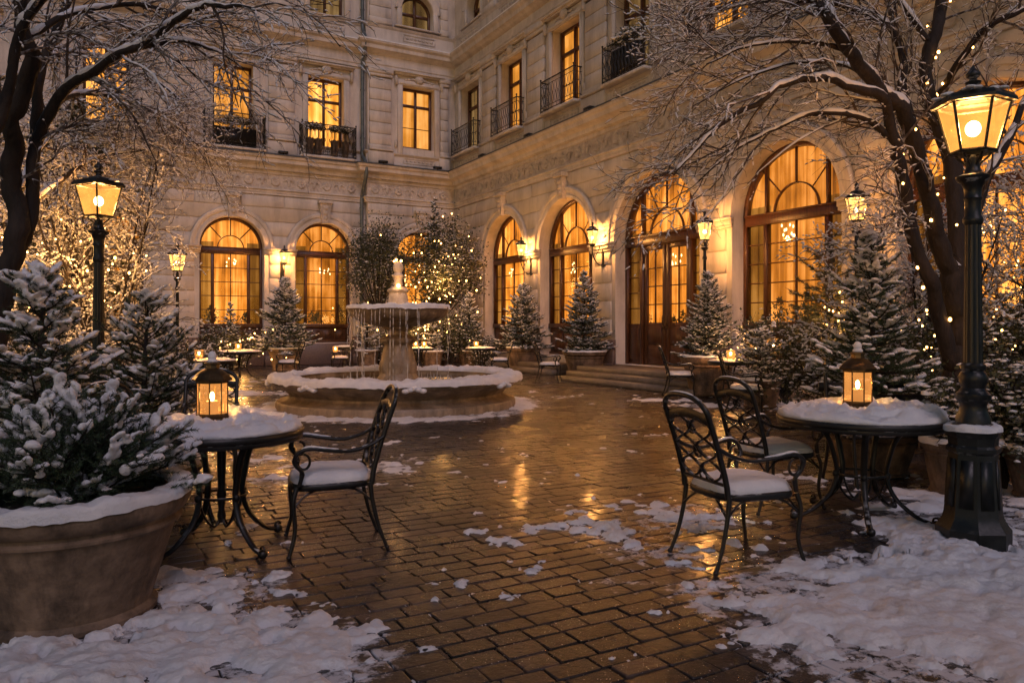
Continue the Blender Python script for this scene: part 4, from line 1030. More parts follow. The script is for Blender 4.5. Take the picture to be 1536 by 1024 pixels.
potted('potted_spruce', 'potted snowy spruce left of the fountain, below the wall lantern of the left wing', -7.12, 23.6, 2.86, .98, (.36, .52, .72), 11, GP, tiers=17, nb=12, tw=9, k=16, ln=.07, wd=.008, sb=.047, snow_n=2.0)
potted('potted_spruce', 'potted snowy spruce before the first arched window right of the fountain', .36, 24.0, 2.72, .83, (.4, .55, .74), 12, GP, tiers=17, nb=11, tw=8, k=16, ln=.07, wd=.008, sb=.045, snow_n=2.0)
potted('potted_spruce', 'potted snowy spruce just left of the entrance steps', 2.0, 20.8, 2.86, .72, (.42, .6, .72), 13, GP, tiers=18, nb=12, tw=8, k=18, ln=.062, wd=.007, sb=.041, snow_n=2.0)
potted('potted_spruce', 'potted snowy spruce right of the entrance door, behind a small table with a candle', 3.95, 15.2, 2.46, .6, (.36, .54, .8), 14, GP, tiers=19, nb=12, tw=8, k=18, ln=.05, wd=.006, sb=.034, snow_n=1.5)
potted('small_spruce', 'small snowy spruce in the corner between the fountain and the right wing', -1.42, 25.2, 2.5, .6, (.3, .42, .6), 15, None, tiers=15, nb=9, tw=7, k=14, ln=.07, wd=.008, sb=.045, snow_n=2.0)
potted('small_spruce', 'little snowy spruce seen left of the fountain bowl', -4.9, 25.5, 2.15, .42, (.3, .4, .6), 16, None, tiers=10, nb=8, tw=6, k=14, ln=.07, wd=.008, sb=.045, snow_n=2.0)
potted('small_spruce', 'little snowy spruce seen just right of the fountain bowl', -2.6, 24.6, 2.1, .34, (.25, .36, .6), 17, None, tiers=10, nb=8, tw=5, k=14, ln=.06, wd=.008, sb=.045, snow_n=2.0)
potted('small_spruce', 'little spruce standing before the leftmost lit arched window', -9.2, 24.6, 2.15, .36, (.3, .42, .6), 18, None, tiers=10, nb=8, tw=5, k=14, ln=.06, wd=.008, sb=.04)
potted('small_spruce', 'low snowy spruce beside the brass lanterns near the far right table', 4.25, 12.9, 1.32, .42, (.26, .36, .5), 19, None, tiers=9, nb=10, tw=7, k=16, ln=.045, wd=.005, sb=.042, shape=.8)
# right-hand big spruce, dark green, behind the right table
potted('potted_spruce', 'large dark green spruce with thick snow pads in a stone pot behind the right table', 3.42, 7.15, 2.24, .6, (.3, .42, .42), 21, None, tiers=16, nb=9, tw=10, k=34, ln=.042, wd=.0028, sb=.052, mat=needle_near, lvl=2, snow_n=.75, shape=.82, z0=.5)
potted('fir_tree', 'green fir without snow glowing in front of the big arched window on the right', 4.75, 11.2, 2.75, .95, None, 22, None, tiers=12, nb=7, tw=8, k=30, ln=.07, wd=.004, sb=.03, snow_n=.12, sparse=.15, shape=.75, mat=leaf_m, z0=.5)
# left group
potted('spruce', 'tall snowy spruce at the left edge in front of the black lamp post', -3.16, 5.05, 1.76, .6, None, 23, None, tiers=14, nb=9, tw=10, k=36, ln=.035, wd=.0024, sb=.05, mat=needle_near, lvl=2, snow_n=.8, shape=.72, z0=.3)
potted('spruce', 'snowy spruce between the two left lamp posts', -3.45, 7.1, 1.62, .72, None, 24, None, tiers=13, nb=9, tw=9, k=30, ln=.045, wd=.003, sb=.055, mat=needle_near, lvl=2, snow_n=.7, shape=.75, z0=.15, droop=.1)
potted('spruce', 'low frosted spruce beside the black chair back left of the fountain', -4.0, 8.6, 1.1, .5, None, 25, None, tiers=9, nb=9, tw=9, k=26, ln=.05, wd=.0035, sb=.055, lvl=1, snow_n=.8, shape=.7, z0=.1)

# foreground pot with a snow-laden bush
bp = thing('potted_fir_bush', 'bushy fir heaped with snow in the huge round stone pot at the lower left corner', 'potted bush', (-2.12, 3.62, 0))
m = MB(); m.lathe(pot_profile(.355, .53, .6), 96); pp_ = m.build('pot', pot_m, bp, smooth=50)
rs = ringsnow(.44, .545, .59, .045, 300, 5, .03); rs.build('rim_snow', snow, pp_, smooth=170)
m = MB(); m.lathe([(.49, .54), (0, .58)], 32); m.build('soil', soil, pp_, smooth=0)
rng = np.random.default_rng(31); bk = MB(); nd = MB(); sn_ = MB(); T0 = []; T1 = []; B0 = []; B1 = []; SP = []; SS = []; ST = []
for i in range(120):
    a = rng.uniform(0, 6.28); el = rng.uniform(.02, 1.0)**.7*1.4; L_ = rng.uniform(.32, .5)*(1+.42*math.sin(el))*(.72 if (el < .45 and math.cos(a) > .5) else 1); 
    d = np.array((math.cos(a)*math.cos(el), math.sin(a)*math.cos(el), math.sin(el)*.95)); p0 = np.array((rng.normal(0, .08), rng.normal(0, .08), .56)); q = 6
    pts = [p0+d*L_*t+np.array((0, 0, -.12*t*t*L_+.0)) for t in np.linspace(0, 1, q)]
    for j in range(q-1): B0.append(pts[j]); B1.append(pts[j+1])
    sidev = norm(np.cross(d, (0, 0, 1.))); up = np.cross(sidev, d)
    T0.append(pts[2]); T1.append(pts[-1]+d*.06)
    for s in range(13):
        f_ = .3+.68*(s+.5)/13; kx = f_*(q-1); j = min(q-2, int(kx)); p = pts[j]+(pts[j+1]-pts[j])*(kx-j); l2 = (.17*(1.25-f_)+.03)*rng.uniform(.8, 1.2)
        e = d*.75+sidev*(1 if s % 2 else -1)*rng.uniform(.5, .9)+up*rng.normal(0, .3)+np.array((0, 0, -.1)); e = norm(e); T0.append(p); T1.append(p+e*l2)
    tip = pts[-1]
    if el > .2 or rng.random() < .5:
        sz = rng.uniform(.6, 1.15)
        for c in range(rng.integers(5, 14)):
            o_ = sidev*rng.normal(0, .036)*sz; SP.append(tip-d*rng.uniform(-.03, .17)*sz+o_+np.array((0, 0, .018+rng.uniform(0, .012)))); ST.append(d+rng.normal(0, .3, 3)); z = rng.uniform(.45, .9)*sz; SS.append((.045*z, .036*z, .026*z))
        for c in range(3):
            k_ = rng.integers(0, q); SP.append(pts[k_]+np.array((0, 0, .015))+sidev*rng.normal(0, .03)); ST.append(d); SS.append((.03, .016, .011))
thin_tubes(bk, np.array(B0), np.array(B1), .006, .005); T0 = np.array(T0); T1 = np.array(T1); thin_tubes(bk, T0, T1, .003, .0012)
needles(nd, T0, T1, 64, .026, .0015, rng, .7); blobs(sn_, np.array(SP), np.array(SS), rng, 2, np.array(ST), flat=.5, jitter=.05)
bk.build('branches', bark, bp, smooth=0); cr = nd.build('foliage', needle_near, bp, smooth=0); lumpy(sn_.build('snow', snow, cr, smooth=170), .007, .02, .05)

# ------------------------------------------------------------------ bare trees
def grow(name, label, cat, limbs, seed, bias, kids=(13, 9, 5), group=None, lights=0, snow_k=1.0, twig=.9, leafy=None, spawn_from=.22, blob_s=1.0, gravity=.22, dens=1.0):
    """limbs: list of (points Nx3, r0, r1, crown density)"""
    rng = np.random.default_rng(seed); base = np.array(limbs[0][0][0]).copy(); base[2] = 0
    t = thing(name, label, cat, tuple(base), 0, group)
    tk = MB(); tg = MB(); sn_ = MB(); bl = []
    S0 = []; S1 = []; Ra = []; Rb_ = []; SP = []; ST = []; SS = []
    def snow_strip(pts, rad):
        run = []
        for i in range(len(pts)-1):
            d = pts[i+1]-pts[i]; d = d/(np.linalg.norm(d)+1e-9)
            ok = abs(d[2]) < .86 and vnoise(pts[i][0]*2.3, pts[i][2]*2.9+pts[i][1], 5) > .22
            if ok: run.append(i)
            if (not ok or i == len(pts)-2) and len(run) > 2:
                idx = run+[run[-1]+1]; p = np.array([pts[j]+np.array((0, 0, rad[j]*.62)) for j in idx]); f = np.sin(np.linspace(0, math.pi, len(idx)))**.35
                rr_ = np.array([rad[j]*.8+min(.013, rad[j]*.55)*blob_s for j in idx])*f*(1+.3*rng.uniform(-1, 1, len(idx)))+.002
                sn_.tube(p, rr_, 7, flat=(1.0, .85))
            if not ok: run = []
    def child(pts, rad, lvl, dens_):
        L_ = np.linalg.norm(np.diff(pts, axis=0), axis=1).sum()
        n = int(kids[lvl]*dens_*dens*(min(1.4, L_/2.2) if lvl == 0 else 1))
        for i in range(n):
            f_ = spawn_from+(1-spawn_from)*rng.random() if lvl == 0 else .12+.88*(i+rng.random())/n
            kx = f_*(len(pts)-1); j = min(len(pts)-2, int(kx)); p = pts[j]+(pts[j+1]-pts[j])*(kx-j); tan = norm(pts[j+1]-pts[j])
            rn = rng.normal(0, 1, 3); rn -= (rn*tan).sum()*tan; rn = norm(rn)
            bs = np.array(bias)*(.75 if lvl == 0 else .3)
            d = norm(tan*(.75 if lvl == 0 else .85)+rn*(.75 if lvl == 0 else .6)+bs)
            l = (1.45, .62, .26)[lvl]*twig*rng.uniform(.6, 1.25)*(1.1-.45*f_ if lvl == 0 else 1-.3*f_)
            q = (9, 6, 4)[lvl]; st = l/(q-1); cur = p.copy(); path = [cur.copy()]; dd = d.copy()
            for s in range(q-1):
                dd = norm(dd+rng.normal(0, (.15, .22, .28)[lvl], 3)+np.array((0, 0, -gravity*(1 if lvl == 0 else .55)*s/q))+np.array(bias)*.06); cur = cur+dd*st; path.append(cur.copy())
            path = np.array(path); r0 = min(rad[j]*.6, (.013, .0055, .003)[lvl]); r1 = (.004, .0024, .0013)[lvl]; rr_ = np.linspace(r0, r1, q)
            if lvl == 0:
                tg.tube(path, rr_, 5, cap=False)
                if rng.random() < .4: snow_strip(path, rr_*.9)
            else:
                for s in range(q-1): S0.append(path[s]); S1.append(path[s+1]); Ra.append(rr_[s]); Rb_.append(rr_[s+1])
            if lvl >= 1:
                for s in range(q-1):
                    if rng.random() < (.5 if lvl == 1 else .48)*snow_k:
                        a = (path[s]+path[s+1])/2; e = path[s+1]-path[s]; le = np.linalg.norm(e)
                        if abs(e[2]/le) < .93: SP.append(a+np.array((0, 0, .006))); ST.append(e); SS.append((le*rng.uniform(.28, .62), .0095*blob_s*rng.uniform(.7, 1.7), .0095*blob_s*rng.uniform(.7, 1.4)))
            if leafy is not None and lvl == 2: leafy.append(path[-1]); leafy.append(path[1])
            bl.append(path[-1])
            if lvl < 2: child(path, rr_, lvl+1, 1.0)
    for li, (pts, r0, r1, dn) in enumerate(limbs):
        c = bez(pts, max(16, 7*len(pts))); k = len(c); rad = np.linspace(r0, r1, k)*(1+.07*np.array([float(fbm(i*.6, li*3., 1., 2, 9)) for i in range(k)]))
        c = c+np.stack([fbm(np.arange(k)*.25, np.full(k, li*7.), 1, 3, 3+q_)*r0*.35 for q_ in range(3)], -1)*np.minimum(1, np.arange(k)/3)[:, None]
        tk.tube(c, rad, 10); snow_strip(c, rad)
        if dn > 0: child(c, rad, 0, dn)
    S0 = np.array(S0)
    if len(S0): thin_tubes(tg, S0, np.array(S1), np.array(Ra), np.array(Rb_))
    blobs(sn_, np.array(SP), np.array(SS), rng, 1, np.array(ST), flat=.6)
    tk.build('trunk', bark, t, smooth=60, origin=base); tw_ = tg.build('branches', twig_m, t, smooth=60, origin=base); sn_.build('snow', snow, tw_, smooth=170, origin=base)
    print(name, 'twigs', len(S0), 'blobs', len(SP)); return t, bl

def PX(lst): return [P(x, y, Y) for x, y, Y in lst]
# right tree
lt = [
 (PX([(1436, 712, 7.0), (1436, 620, 7.0), (1440, 540, 7.0), (1436, 470, 7.0), (1432, 400, 7.0)]), .15, .115, 0),
 (PX([(1434, 560, 7.0), (1412, 473, 6.9), (1381, 395, 6.8), (1353, 278, 6.7), (1344, 215, 6.6), (1322, 150, 6.4), (1256, 123, 6.2), (1203, 119, 6.1), (1141, 146, 6.0), (1071, 196, 5.9), (1010, 262, 5.9)]), .075, .009, 1.0),
 (PX([(1344, 212, 6.6), (1300, 180, 6.5), (1234, 169, 6.4), (1168, 189, 6.4), (1106, 224, 6.4), (1050, 270, 6.4)]), .032, .007, 1.0),
 (PX([(1434, 420, 7.0), (1408, 356, 6.9), (1388, 278, 6.8), (1366, 198, 6.6), (1326, 132, 6.4), (1282, 88, 6.2), (1243, 35, 6.0), (1212, -15, 5.9), (1150, -60, 5.7)]), .085, .035, 1.0),
 (PX([(1398, 330, 6.9), (1376, 220, 7.1), (1357, 132, 7.3), (1344, 57, 7.4), (1300, 18, 7.5), (1200, 0, 7.6), (1110, 8, 7.7), (1040, 30, 7.8)]), .06, .009, 1.25),
 (PX([(1438, 420, 7.0), (1428, 246, 7.2), (1406, 176, 7.3), (1392, 88, 7.5), (1414, 0, 7.6), (1430, -80, 7.7)]), .085, .05, .8),
 (PX([(1412, 140, 7.3), (1436, 98, 7.0), (1476, 44, 6.8), (1545, 12, 6.6)]), .04, .02, 1.0),
 (PX([(1270, 75, 6.2), (1200, 62, 6.1), (1120, 70, 6.0), (1060, 96, 5.9)]), .022, .006, 1.2),
 (PX([(1330, 140, 6.5), (1270, 100, 7.0), (1190, 95, 7.2), (1110, 120, 7.3), (1050, 155, 7.4)]), .024, .006, 1.2),
 (PX([(1390, 60, 7.5), (1330, -20, 7.4), (1240, -50, 7.4), (1140, -40, 7.4), (1060, -10, 7.5)]), .03, .008, 1.2),
 (PX([(1440, 440, 7.05), (1462, 330, 7.4), (1500, 230, 7.6), (1540, 150, 7.8), (1600, 60, 8.0)]), .06, .02, 1.0),
]
rt, rbl = grow('bare_tree', 'snow-covered bare tree with several stems arching over from the right, fairy lights on its trunk', 'tree', lt, 7, (-.42, -.05, .06), kids=(11, 7, 5), twig=.8, blob_s=.62)
# left tree
ll = [
 (PX([(-60, 640, 6.0), (-25, 540, 6.0), (5, 440, 6.0), (22, 350, 6.0), (18, 260, 6.0), (22, 190, 5.9), (42, 110, 5.8), (34, 30, 5.7), (26, -60, 5.6)]), .1, .05, .25),
 (PX([(10, 420, 6.0), (44, 330, 6.1), (50, 230, 6.1), (75, 165, 6.0), (112, 122, 5.9), (170, 85, 5.7), (236, 52, 5.5), (285, 16, 5.3), (330, 6, 5.2), (385, 14, 5.1)]), .06, .01, 1.2),
 (PX([(52, 215, 6.1), (60, 120, 6.3), (85, 45, 6.4), (108, -20, 6.5)]), .045, .03, 1.0),
 (PX([(-20, 250, 5.6), (10, 140, 5.6), (30, 50, 5.5), (80, -20, 5.4)]), .045, .03, .8),
 (PX([(200, 72, 5.6), (270, 62, 5.7), (320, 74, 5.8), (365, 104, 5.9)]), .024, .006, 1.2),
 (PX([(60, 190, 6.1), (110, 140, 7.6), (190, 150, 8.6), (250, 180, 9.1), (300, 220, 9.2)]), .035, .008, 1.3),
 (PX([(35, 60, 5.8), (110, 20, 6.2), (200, 8, 6.6), (280, 26, 6.8), (340, 56, 6.9)]), .03, .008, 1.3),
 (PX([(25, 330, 6.0), (90, 270, 8.0), (150, 235, 9.0), (215, 225, 9.4)]), .036, .008, 1.3),
 (PX([(30, 120, 5.8), (90, 80, 7.6), (160, 90, 8.6), (230, 120, 9.2), (290, 170, 9.4)]), .036, .008, 1.3),
 (PX([(20, 300, 6.0), (80, 200, 8.6), (150, 190, 9.2), (220, 210, 9.6)]), .036, .008, 1.2),
]
lt_, lbl = grow('bare_tree', 'snow-covered bare tree leaning in from the left edge above the lamp posts', 'tree', ll, 8, (.3, .05, .0), kids=(11, 7, 5), twig=.74, blob_s=.65)

# fairy lights: a string of bulbs wound up the right tree and one through each group of bushes
rgf = random.Random(4)
def light_string(label, pts, seed, r=.017, wire=True):
    base = np.array(pts[0]); base = np.array((base[0], base[1], 0)); t = thing('light_string', label, 'fairy lights', tuple(base), 0, 'strings of fairy lights')
    if wire:
        m = MB(); m.tube(np.array(pts)-base, .0022, 4); m.build('wire', iron, t, smooth=0)
    mm = MB(); mm.ball((0, 0, 0), (r, r, r*1.3), 2); src = mm.build('bulb', fairy, t); src.location = tuple(np.array(pts[0])-base)
    for p in pts[1:]:
        b = src.copy(); COL.objects.link(b); b.location = tuple(np.array(p)-base); q = rgf.uniform(.6, 1.25); b.scale = (q, q, q)
    return t
def along(pts, per, rad, turns, seed):
    """points wound round a limb"""
    rg = np.random.default_rng(seed); c = bez(pts, 60); L_ = np.concatenate([[0], np.cumsum(np.linalg.norm(np.diff(c, axis=0), axis=1))]); n = int(L_[-1]/per); out = []
    for i in range(n):
        d = (i+.5+rg.uniform(-.35, .35))*per; j = min(len(c)-2, int(np.searchsorted(L_, d))-1); p = c[max(j, 0)]; a = turns*d+rg.normal(0, .3); r = rad*(1-.5*d/L_[-1])
        out.append(p+np.array((math.cos(a)*r, math.sin(a)*r, rg.normal(0, .02))))
    return out
def ramble(c, sz, n, seed):
    """a cord rambling through the bushes"""
    rg = np.random.default_rng(seed); k = max(4, n//3); w = rg.uniform(-1, 1, (k, 3)); w[:, 0] = np.linspace(-1, 1, k)*((-1)**np.arange(k))*rg.uniform(.3, 1, k)
    return list(bez(np.array(c)+w*np.array(sz), n))
light_string('string of tiny warm bulbs wound round the main stem of the right tree', along(lt[0][0]+lt[3][0][1:6], .27, .12, 9, 1), 1, .012)
light_string('string of tiny warm bulbs wound up the slender left stem of the right tree', along(lt[1][0][:6], .25, .07, 9, 2), 2, .012)
light_string('string of tiny warm bulbs wound up the tallest stem of the right tree', along(lt[5][0][:5]+lt[6][0], .35, .09, 8, 3), 3, .011)
for i, (lb, c, sz, n) in enumerate((('lights rambling through the bushes right of the near lamp post', (5.2, 7.4, 1.1), (.8, .5, .6), 44), ('lights rambling through the shrubs left of the right trunk', (4.3, 7.9, 1.0), (.7, .6, .55), 40),
        ('lights rambling through the tall shrub at the right edge', (5.5, 8.0, 2.3), (.8, .5, .9), 40), ('lights in the green fir before the big arched window', (4.75, 11.0, 1.3), (.7, .5, .7), 40),
        ('lights in the tangled shrub behind the left lamp post', (-5.1, 9.0, 1.9), (1.2, .7, 1.1), 26), ('lights in the tall shrub at the far left', (-6.4, 9.6, 2.3), (1.3, .7, 1.2), 26),
        ('lights in the broad cedar behind the left lamp posts', (-6.6, 11.9, 2.4), (1.3, .8, 1.5), 30), ('lights scattered through the evergreen tree in the courtyard corner', (-2.4, 25.5, 3.3), (1.3, .5, 1.4), 36),
        ('lights in the low greenery under the corner trees', (-3.2, 24.6, 1.5), (2.6, .4, .7), 34), ('lights in the low bushes left of the fountain by the wall', (-8.2, 22.6, .9), (2.2, .5, .45), 24))):
    light_string('warm '+lb, ramble(c, sz, n, 20+i), 4+i, .009 if c[1] < 9 else (.012 if c[1] < 13 else .017))
for o in [o for o in COL.objects if o.name.startswith('light_string')]:
    bs = [c.location for c in o.children if c.name.startswith('bulb')]; q = sum((b.copy() for b in bs), Vector((0, 0, 0)))/len(bs)
    
    if o.location.y > 8.6 or q.z < .2: point(o, (q.x, q.y-.2, q.z), 9 if o.location.y > 20 else 9, (1, .46, .12), .3)
# tangled twiggy shrubs behind, right and left
def shrub(label, x, y, h, spread, seed, bias=(0, 0, .25), n=7, blob=1.2, twig=.75, kids=(9, 6, 5)):
    rg = np.random.default_rng(seed); limbs = []
    for i in range(n):
        a = rg.uniform(0, 6.28); s = spread*rg.uniform(.3, 1); b0 = np.array((x+rg.normal(0, .06), y+rg.normal(0, .06), 0)) if i else np.array((x, y, 0))
        limbs.append(([b0, b0+np.array((math.cos(a)*s*.3, math.sin(a)*s*.3, h*.35)), b0+np.array((math.cos(a)*s*.7, math.sin(a)*s*.7, h*.7)), b0+np.array((math.cos(a)*s, math.sin(a)*s, h*rg.uniform(.85, 1.05)))], .025, .006, 1.0))
    return grow('bare_shrub', label, 'shrub', limbs, seed, bias, kids=kids, twig=twig, blob_s=blob, spawn_from=.1)[0]
shrub('twiggy snow-dusted shrub right behind the trunk of the right tree', 4.7, 8.6, 2.6, .9, 41)
shrub('tall twiggy shrub at the right edge behind the near lamp post', 5.6, 8.2, 3.2, 1.0, 42)
shrub('twiggy shrub with fairy lights seen left of the right tree trunk', 4.6, 9.6, 2.0, .9, 43)
shrub('tangled shrub behind the left lamp post', -5.2, 9.6, 3.4, 1.3, 44, n=9)
shrub('tangled twiggy shrub at the far left behind the tall spruce', -6.6, 10.2, 3.8, 1.4, 45, n=9)
shrub('twiggy shrub between the left lamp post and the leftmost arched window', -7.3, 13.4, 3.0, 1.0, 46, n=8)

# broad snow-laden cedar on the left, behind the lamp
potted('cedar', 'tall broad cedar hung with snow behind the left lamp posts', -7.7, 13.2, 5.4, 1.6, None, 51, None, tiers=24, nb=11, tw=12, k=26, ln=.1, wd=.0065, sb=.085, snow_n=.9, droop=.75, shape=.55, mat=leaf_m, z0=.4, sparse=.18)
potted('cedar', 'dark snowy cedar at the far left edge behind the bare tree', -10.3, 13.8, 6.6, 1.8, None, 52, None, tiers=24, nb=10, tw=11, k=22, ln=.1, wd=.007, sb=.085, snow_n=.8, droop=.6, shape=.5, mat=leaf_m, z0=.4, sparse=.15)

# leafy evergreen shrubs with snow on their leaves
def leaf_bush(name, label, x, y, z, R3, n, ls, seed, mat=None, snow_k=.3, stems=7, pot=None, cat='bush', trunk=None, sb=.03, clump=60):
    """leaf clumps through an uneven crown on bare stems"""
    rg = np.random.default_rng(seed); t = thing(name, label, cat, (x, y, 0)); bk = MB(); lf = MB(); sn_ = MB(); R3 = np.array(R3)
    if pot: add_pot(t, *pot, seed=seed)
    cc = rg.normal(0, 1, (clump, 3)); cc /= np.linalg.norm(cc, axis=1)[:, None]; cc *= rg.uniform(.45, 1.0, (clump, 1)); cc = cc*R3+np.array((0, 0, z))
    cc[:, 2] = np.maximum(cc[:, 2], .08)
    zb = pot[2]*.9 if pot else 0
    for c in cc[:max(stems, clump//2)]:
        mid = np.array((c[0]*.35, c[1]*.35, (zb+c[2])*.55 if trunk is None else min(c[2]-.05, trunk+.3*(c[2]-trunk)))); fk = np.array((0, 0, trunk if trunk else zb+.02)); bk.tube(bez([fk, mid, c], 9), np.linspace(.022, .006, len(bez([fk, mid, c], 9))), 5)
    if trunk: bk.tube([(0, 0, zb-.02), (.02, 0, trunk*.5), (0, 0, trunk+.05)], [.05, .04, .035], 7)
    k = n//clump; p = (cc[:, None]+rg.normal(0, 1, (clump, k, 3))*R3*.17).reshape(-1, 3); m_ = len(p)
    d = rg.normal(0, 1, (m_, 3)); d /= np.linalg.norm(d, axis=1)[:, None]; sd = np.cross(d, rg.normal(0, 1, (m_, 3))); sd /= np.linalg.norm(sd, axis=1)[:, None]
    l = ls*rg.uniform(.6, 1.3, (m_, 1)); V = np.stack([p, p+d*l*.5+sd*l*.3, p+d*l, p+d*l*.5-sd*l*.3], 1).reshape(-1, 3); lf.add(V, np.arange(len(V)).reshape(-1, 4))
    s0 = p[rg.random(m_) < .25]; s1 = s0+rg.normal(0, ls*1.6, s0.shape); thin_tubes(bk, s0, s1, .003, .0015)
    sel = p[rg.random(m_) < snow_k*.12]; blobs(sn_, sel+np.array((0, 0, .01)), np.stack([rg.uniform(.8, 2.2, len(sel))*sb, rg.uniform(.6, 1.3, len(sel))*sb, rg.uniform(.3, .7, len(sel))*sb], -1), rg, 1 if sb < .05 else 2, flat=.4)
    bk.build('trunk' if trunk else 'stems', bark, t, smooth=60); f = lf.build('foliage', mat or leaf_m, t, smooth=0); sn_.build('snow', snow, f, smooth=170); return t
leaf_bush('evergreen_tree', 'small dark evergreen tree with forked stems left of the fountain finial by the drain pipe', -4.6, 26.0, 3.65, (1.15, .9, 1.5), 7000, .085, 61, trunk=1.7, cat='tree', snow_k=.35, sb=.035, clump=110)
leaf_bush('evergreen_tree', 'evergreen tree full of fairy lights right of the fountain finial in the courtyard corner', -2.4, 26.2, 3.5, (1.4, 1.0, 1.55), 8500, .085, 62, trunk=1.7, cat='tree', snow_k=.8, sb=.035, clump=120)
potted('slim_fir', 'slim dark fir with a pointed top rising out of the lit evergreen in the corner', -2.75, 26.6, 5.9, .75, None, 63, None, tiers=26, nb=9, tw=6, k=16, ln=.09, wd=.01, sb=.05, snow_n=.5, z0=.5, mat=leaf_m)
rg = np.random.default_rng(77)
light_string('string of warm bulbs scattered through the evergreen tree in the courtyard corner', [np.array((-2.35+rg.normal(0, .75), 25.3+rg.uniform(-.5, .6), 3.2+rg.normal(0, .75))) for _ in range(40)], 4, .022, wire=False)
light_string('string of warm bulbs in the low greenery under the corner trees', [np.array((-3.2+rg.normal(0, 1.4), 24.9+rg.uniform(-.5, .6), 1.5+rg.uniform(-.5, .7))) for _ in range(26)], 5, .022, wire=False)
BU = [('low frosted evergreen bush below the leftmost lit arched window', -9.0, 24.0, .8, (1.1, .7, .7), 3600, .07, 71, 1.0),
 ('low snowy bush seen left of the fountain basin', -7.8, 18.4, .5, (.8, .6, .5), 2600, .06, 72, 1.0),
 ('low dark bush under the fountain bowl in the corner', -3.6, 25.0, 1.0, (1.0, .6, .7), 3600, .07, 73, .8),
 ('golden lit bush right of the fountain pedestal', -2.0, 24.9, 1.1, (.9, .6, .8), 3600, .07, 74, .8),
 ('snowy bush at the foot of the small corner spruce', -.9, 24.6, .6, (.6, .5, .5), 2000, .06, 75, 1.0),
 ('snowy leafed bush in front of the right tree trunk', 4.15, 6.35, .86, (.34, .3, .26), 2600, .045, 76, 1.0),
 ('dense snowy bush right of the near lamp post at the right edge', 4.35, 6.05, .62, (.42, .35, .34), 3200, .045, 77, 1.0),
 ('wide dark bush behind the bench on the right', 5.0, 8.0, .85, (1.1, .7, .7), 6500, .055, 78, .7),
 ('dark bush under the fir tree on the right', 4.7, 10.6, .8, (1.2, .7, .65), 4500, .06, 79, .8),
 ('golden lit bush behind the lanterns on the right', 4.9, 13.6, .9, (1.0, .6, .7), 3600, .06, 80, .6),
 ('dark snowy bush at the left edge behind the huge pot', -4.7, 6.6, .7, (.9, .7, .6), 5200, .05, 81, 1.0),
 ('snowy bush left of the far left lamp post', -7.9, 15.4, .8, (1.2, .7, .75), 4200, .06, 82, 1.0),
 ('snow-capped bush behind the left lantern', -4.9, 10.2, .45, (.7, .5, .42), 2600, .05, 83, 1.0)]
for (lb, x, y, z, R3, n, ls, sd, sk) in BU:
    leaf_bush('evergreen_bush', lb, x, y, z, R3, n, ls, sd, snow_k=sk, sb=.03 if y > 9 else .028)
# box balls on the balcony
for i, (s_, hh) in enumerate(((4.45, .0), (4.85, .05), (5.45, .02), (5.75, -.02))):
    c_ = W('L', s_, .3, 7.56); nm = ('rightmost', 'second from the right', 'second from the left', 'leftmost')[i]
    leaf_bush('box_ball', f'clipped box ball on the middle left balcony, {nm} of four', c_[0], c_[1], 0, (.24, .24, .22), 900, .05, 90+i, snow_k=.8, sb=.04, clump=30, cat='potted bush')
for o in [o for o in COL.objects if o.name.startswith('box_ball')]:
    o.location.z = 7.56+.95
    m = MB(); m.lathe([(.1, -.95), (.16, -.35), (.13, -.35)], 16); m.lathe([(.02, -.9), (.02, 0)], 6); m.build('pot', pot_m, o)
c_ = W('L', 8.33, .28, 0); leaf_bush('balcony_hedge', 'dark clipped hedge behind the leftmost balcony railing', c_[0], c_[1], 0, (.75, .25, .32), 2400, .05, 97, snow_k=.8, sb=.04, clump=50, cat='hedge').location.z = 8.35
m = MB(); m.box((-.7, -.12, -.8), (.7, .12, -.15)); o = [o for o in COL.objects if o.name == 'balcony_hedge'][0]; m.build('planter_box', iron, o, smooth=0); o.rotation_euler.z = math.atan2(uL[1], uL[0])
c_ = W('R', 11.57, .22, 0); o = leaf_bush('balcony_hedge', 'snowy conifer planting on the uppermost right balcony', c_[0], c_[1], 0, (.6, .2, .3), 2000, .06, 98, snow_k=1, sb=.05, clump=40, cat='hedge'); o.location.z = 8.95
m = MB(); m.box((-.55, -.1, -.9), (.55, .1, -.15)); m.build('planter_box', iron, o, smooth=0); o.rotation_euler.z = math.atan2(uR[1], uR[0])

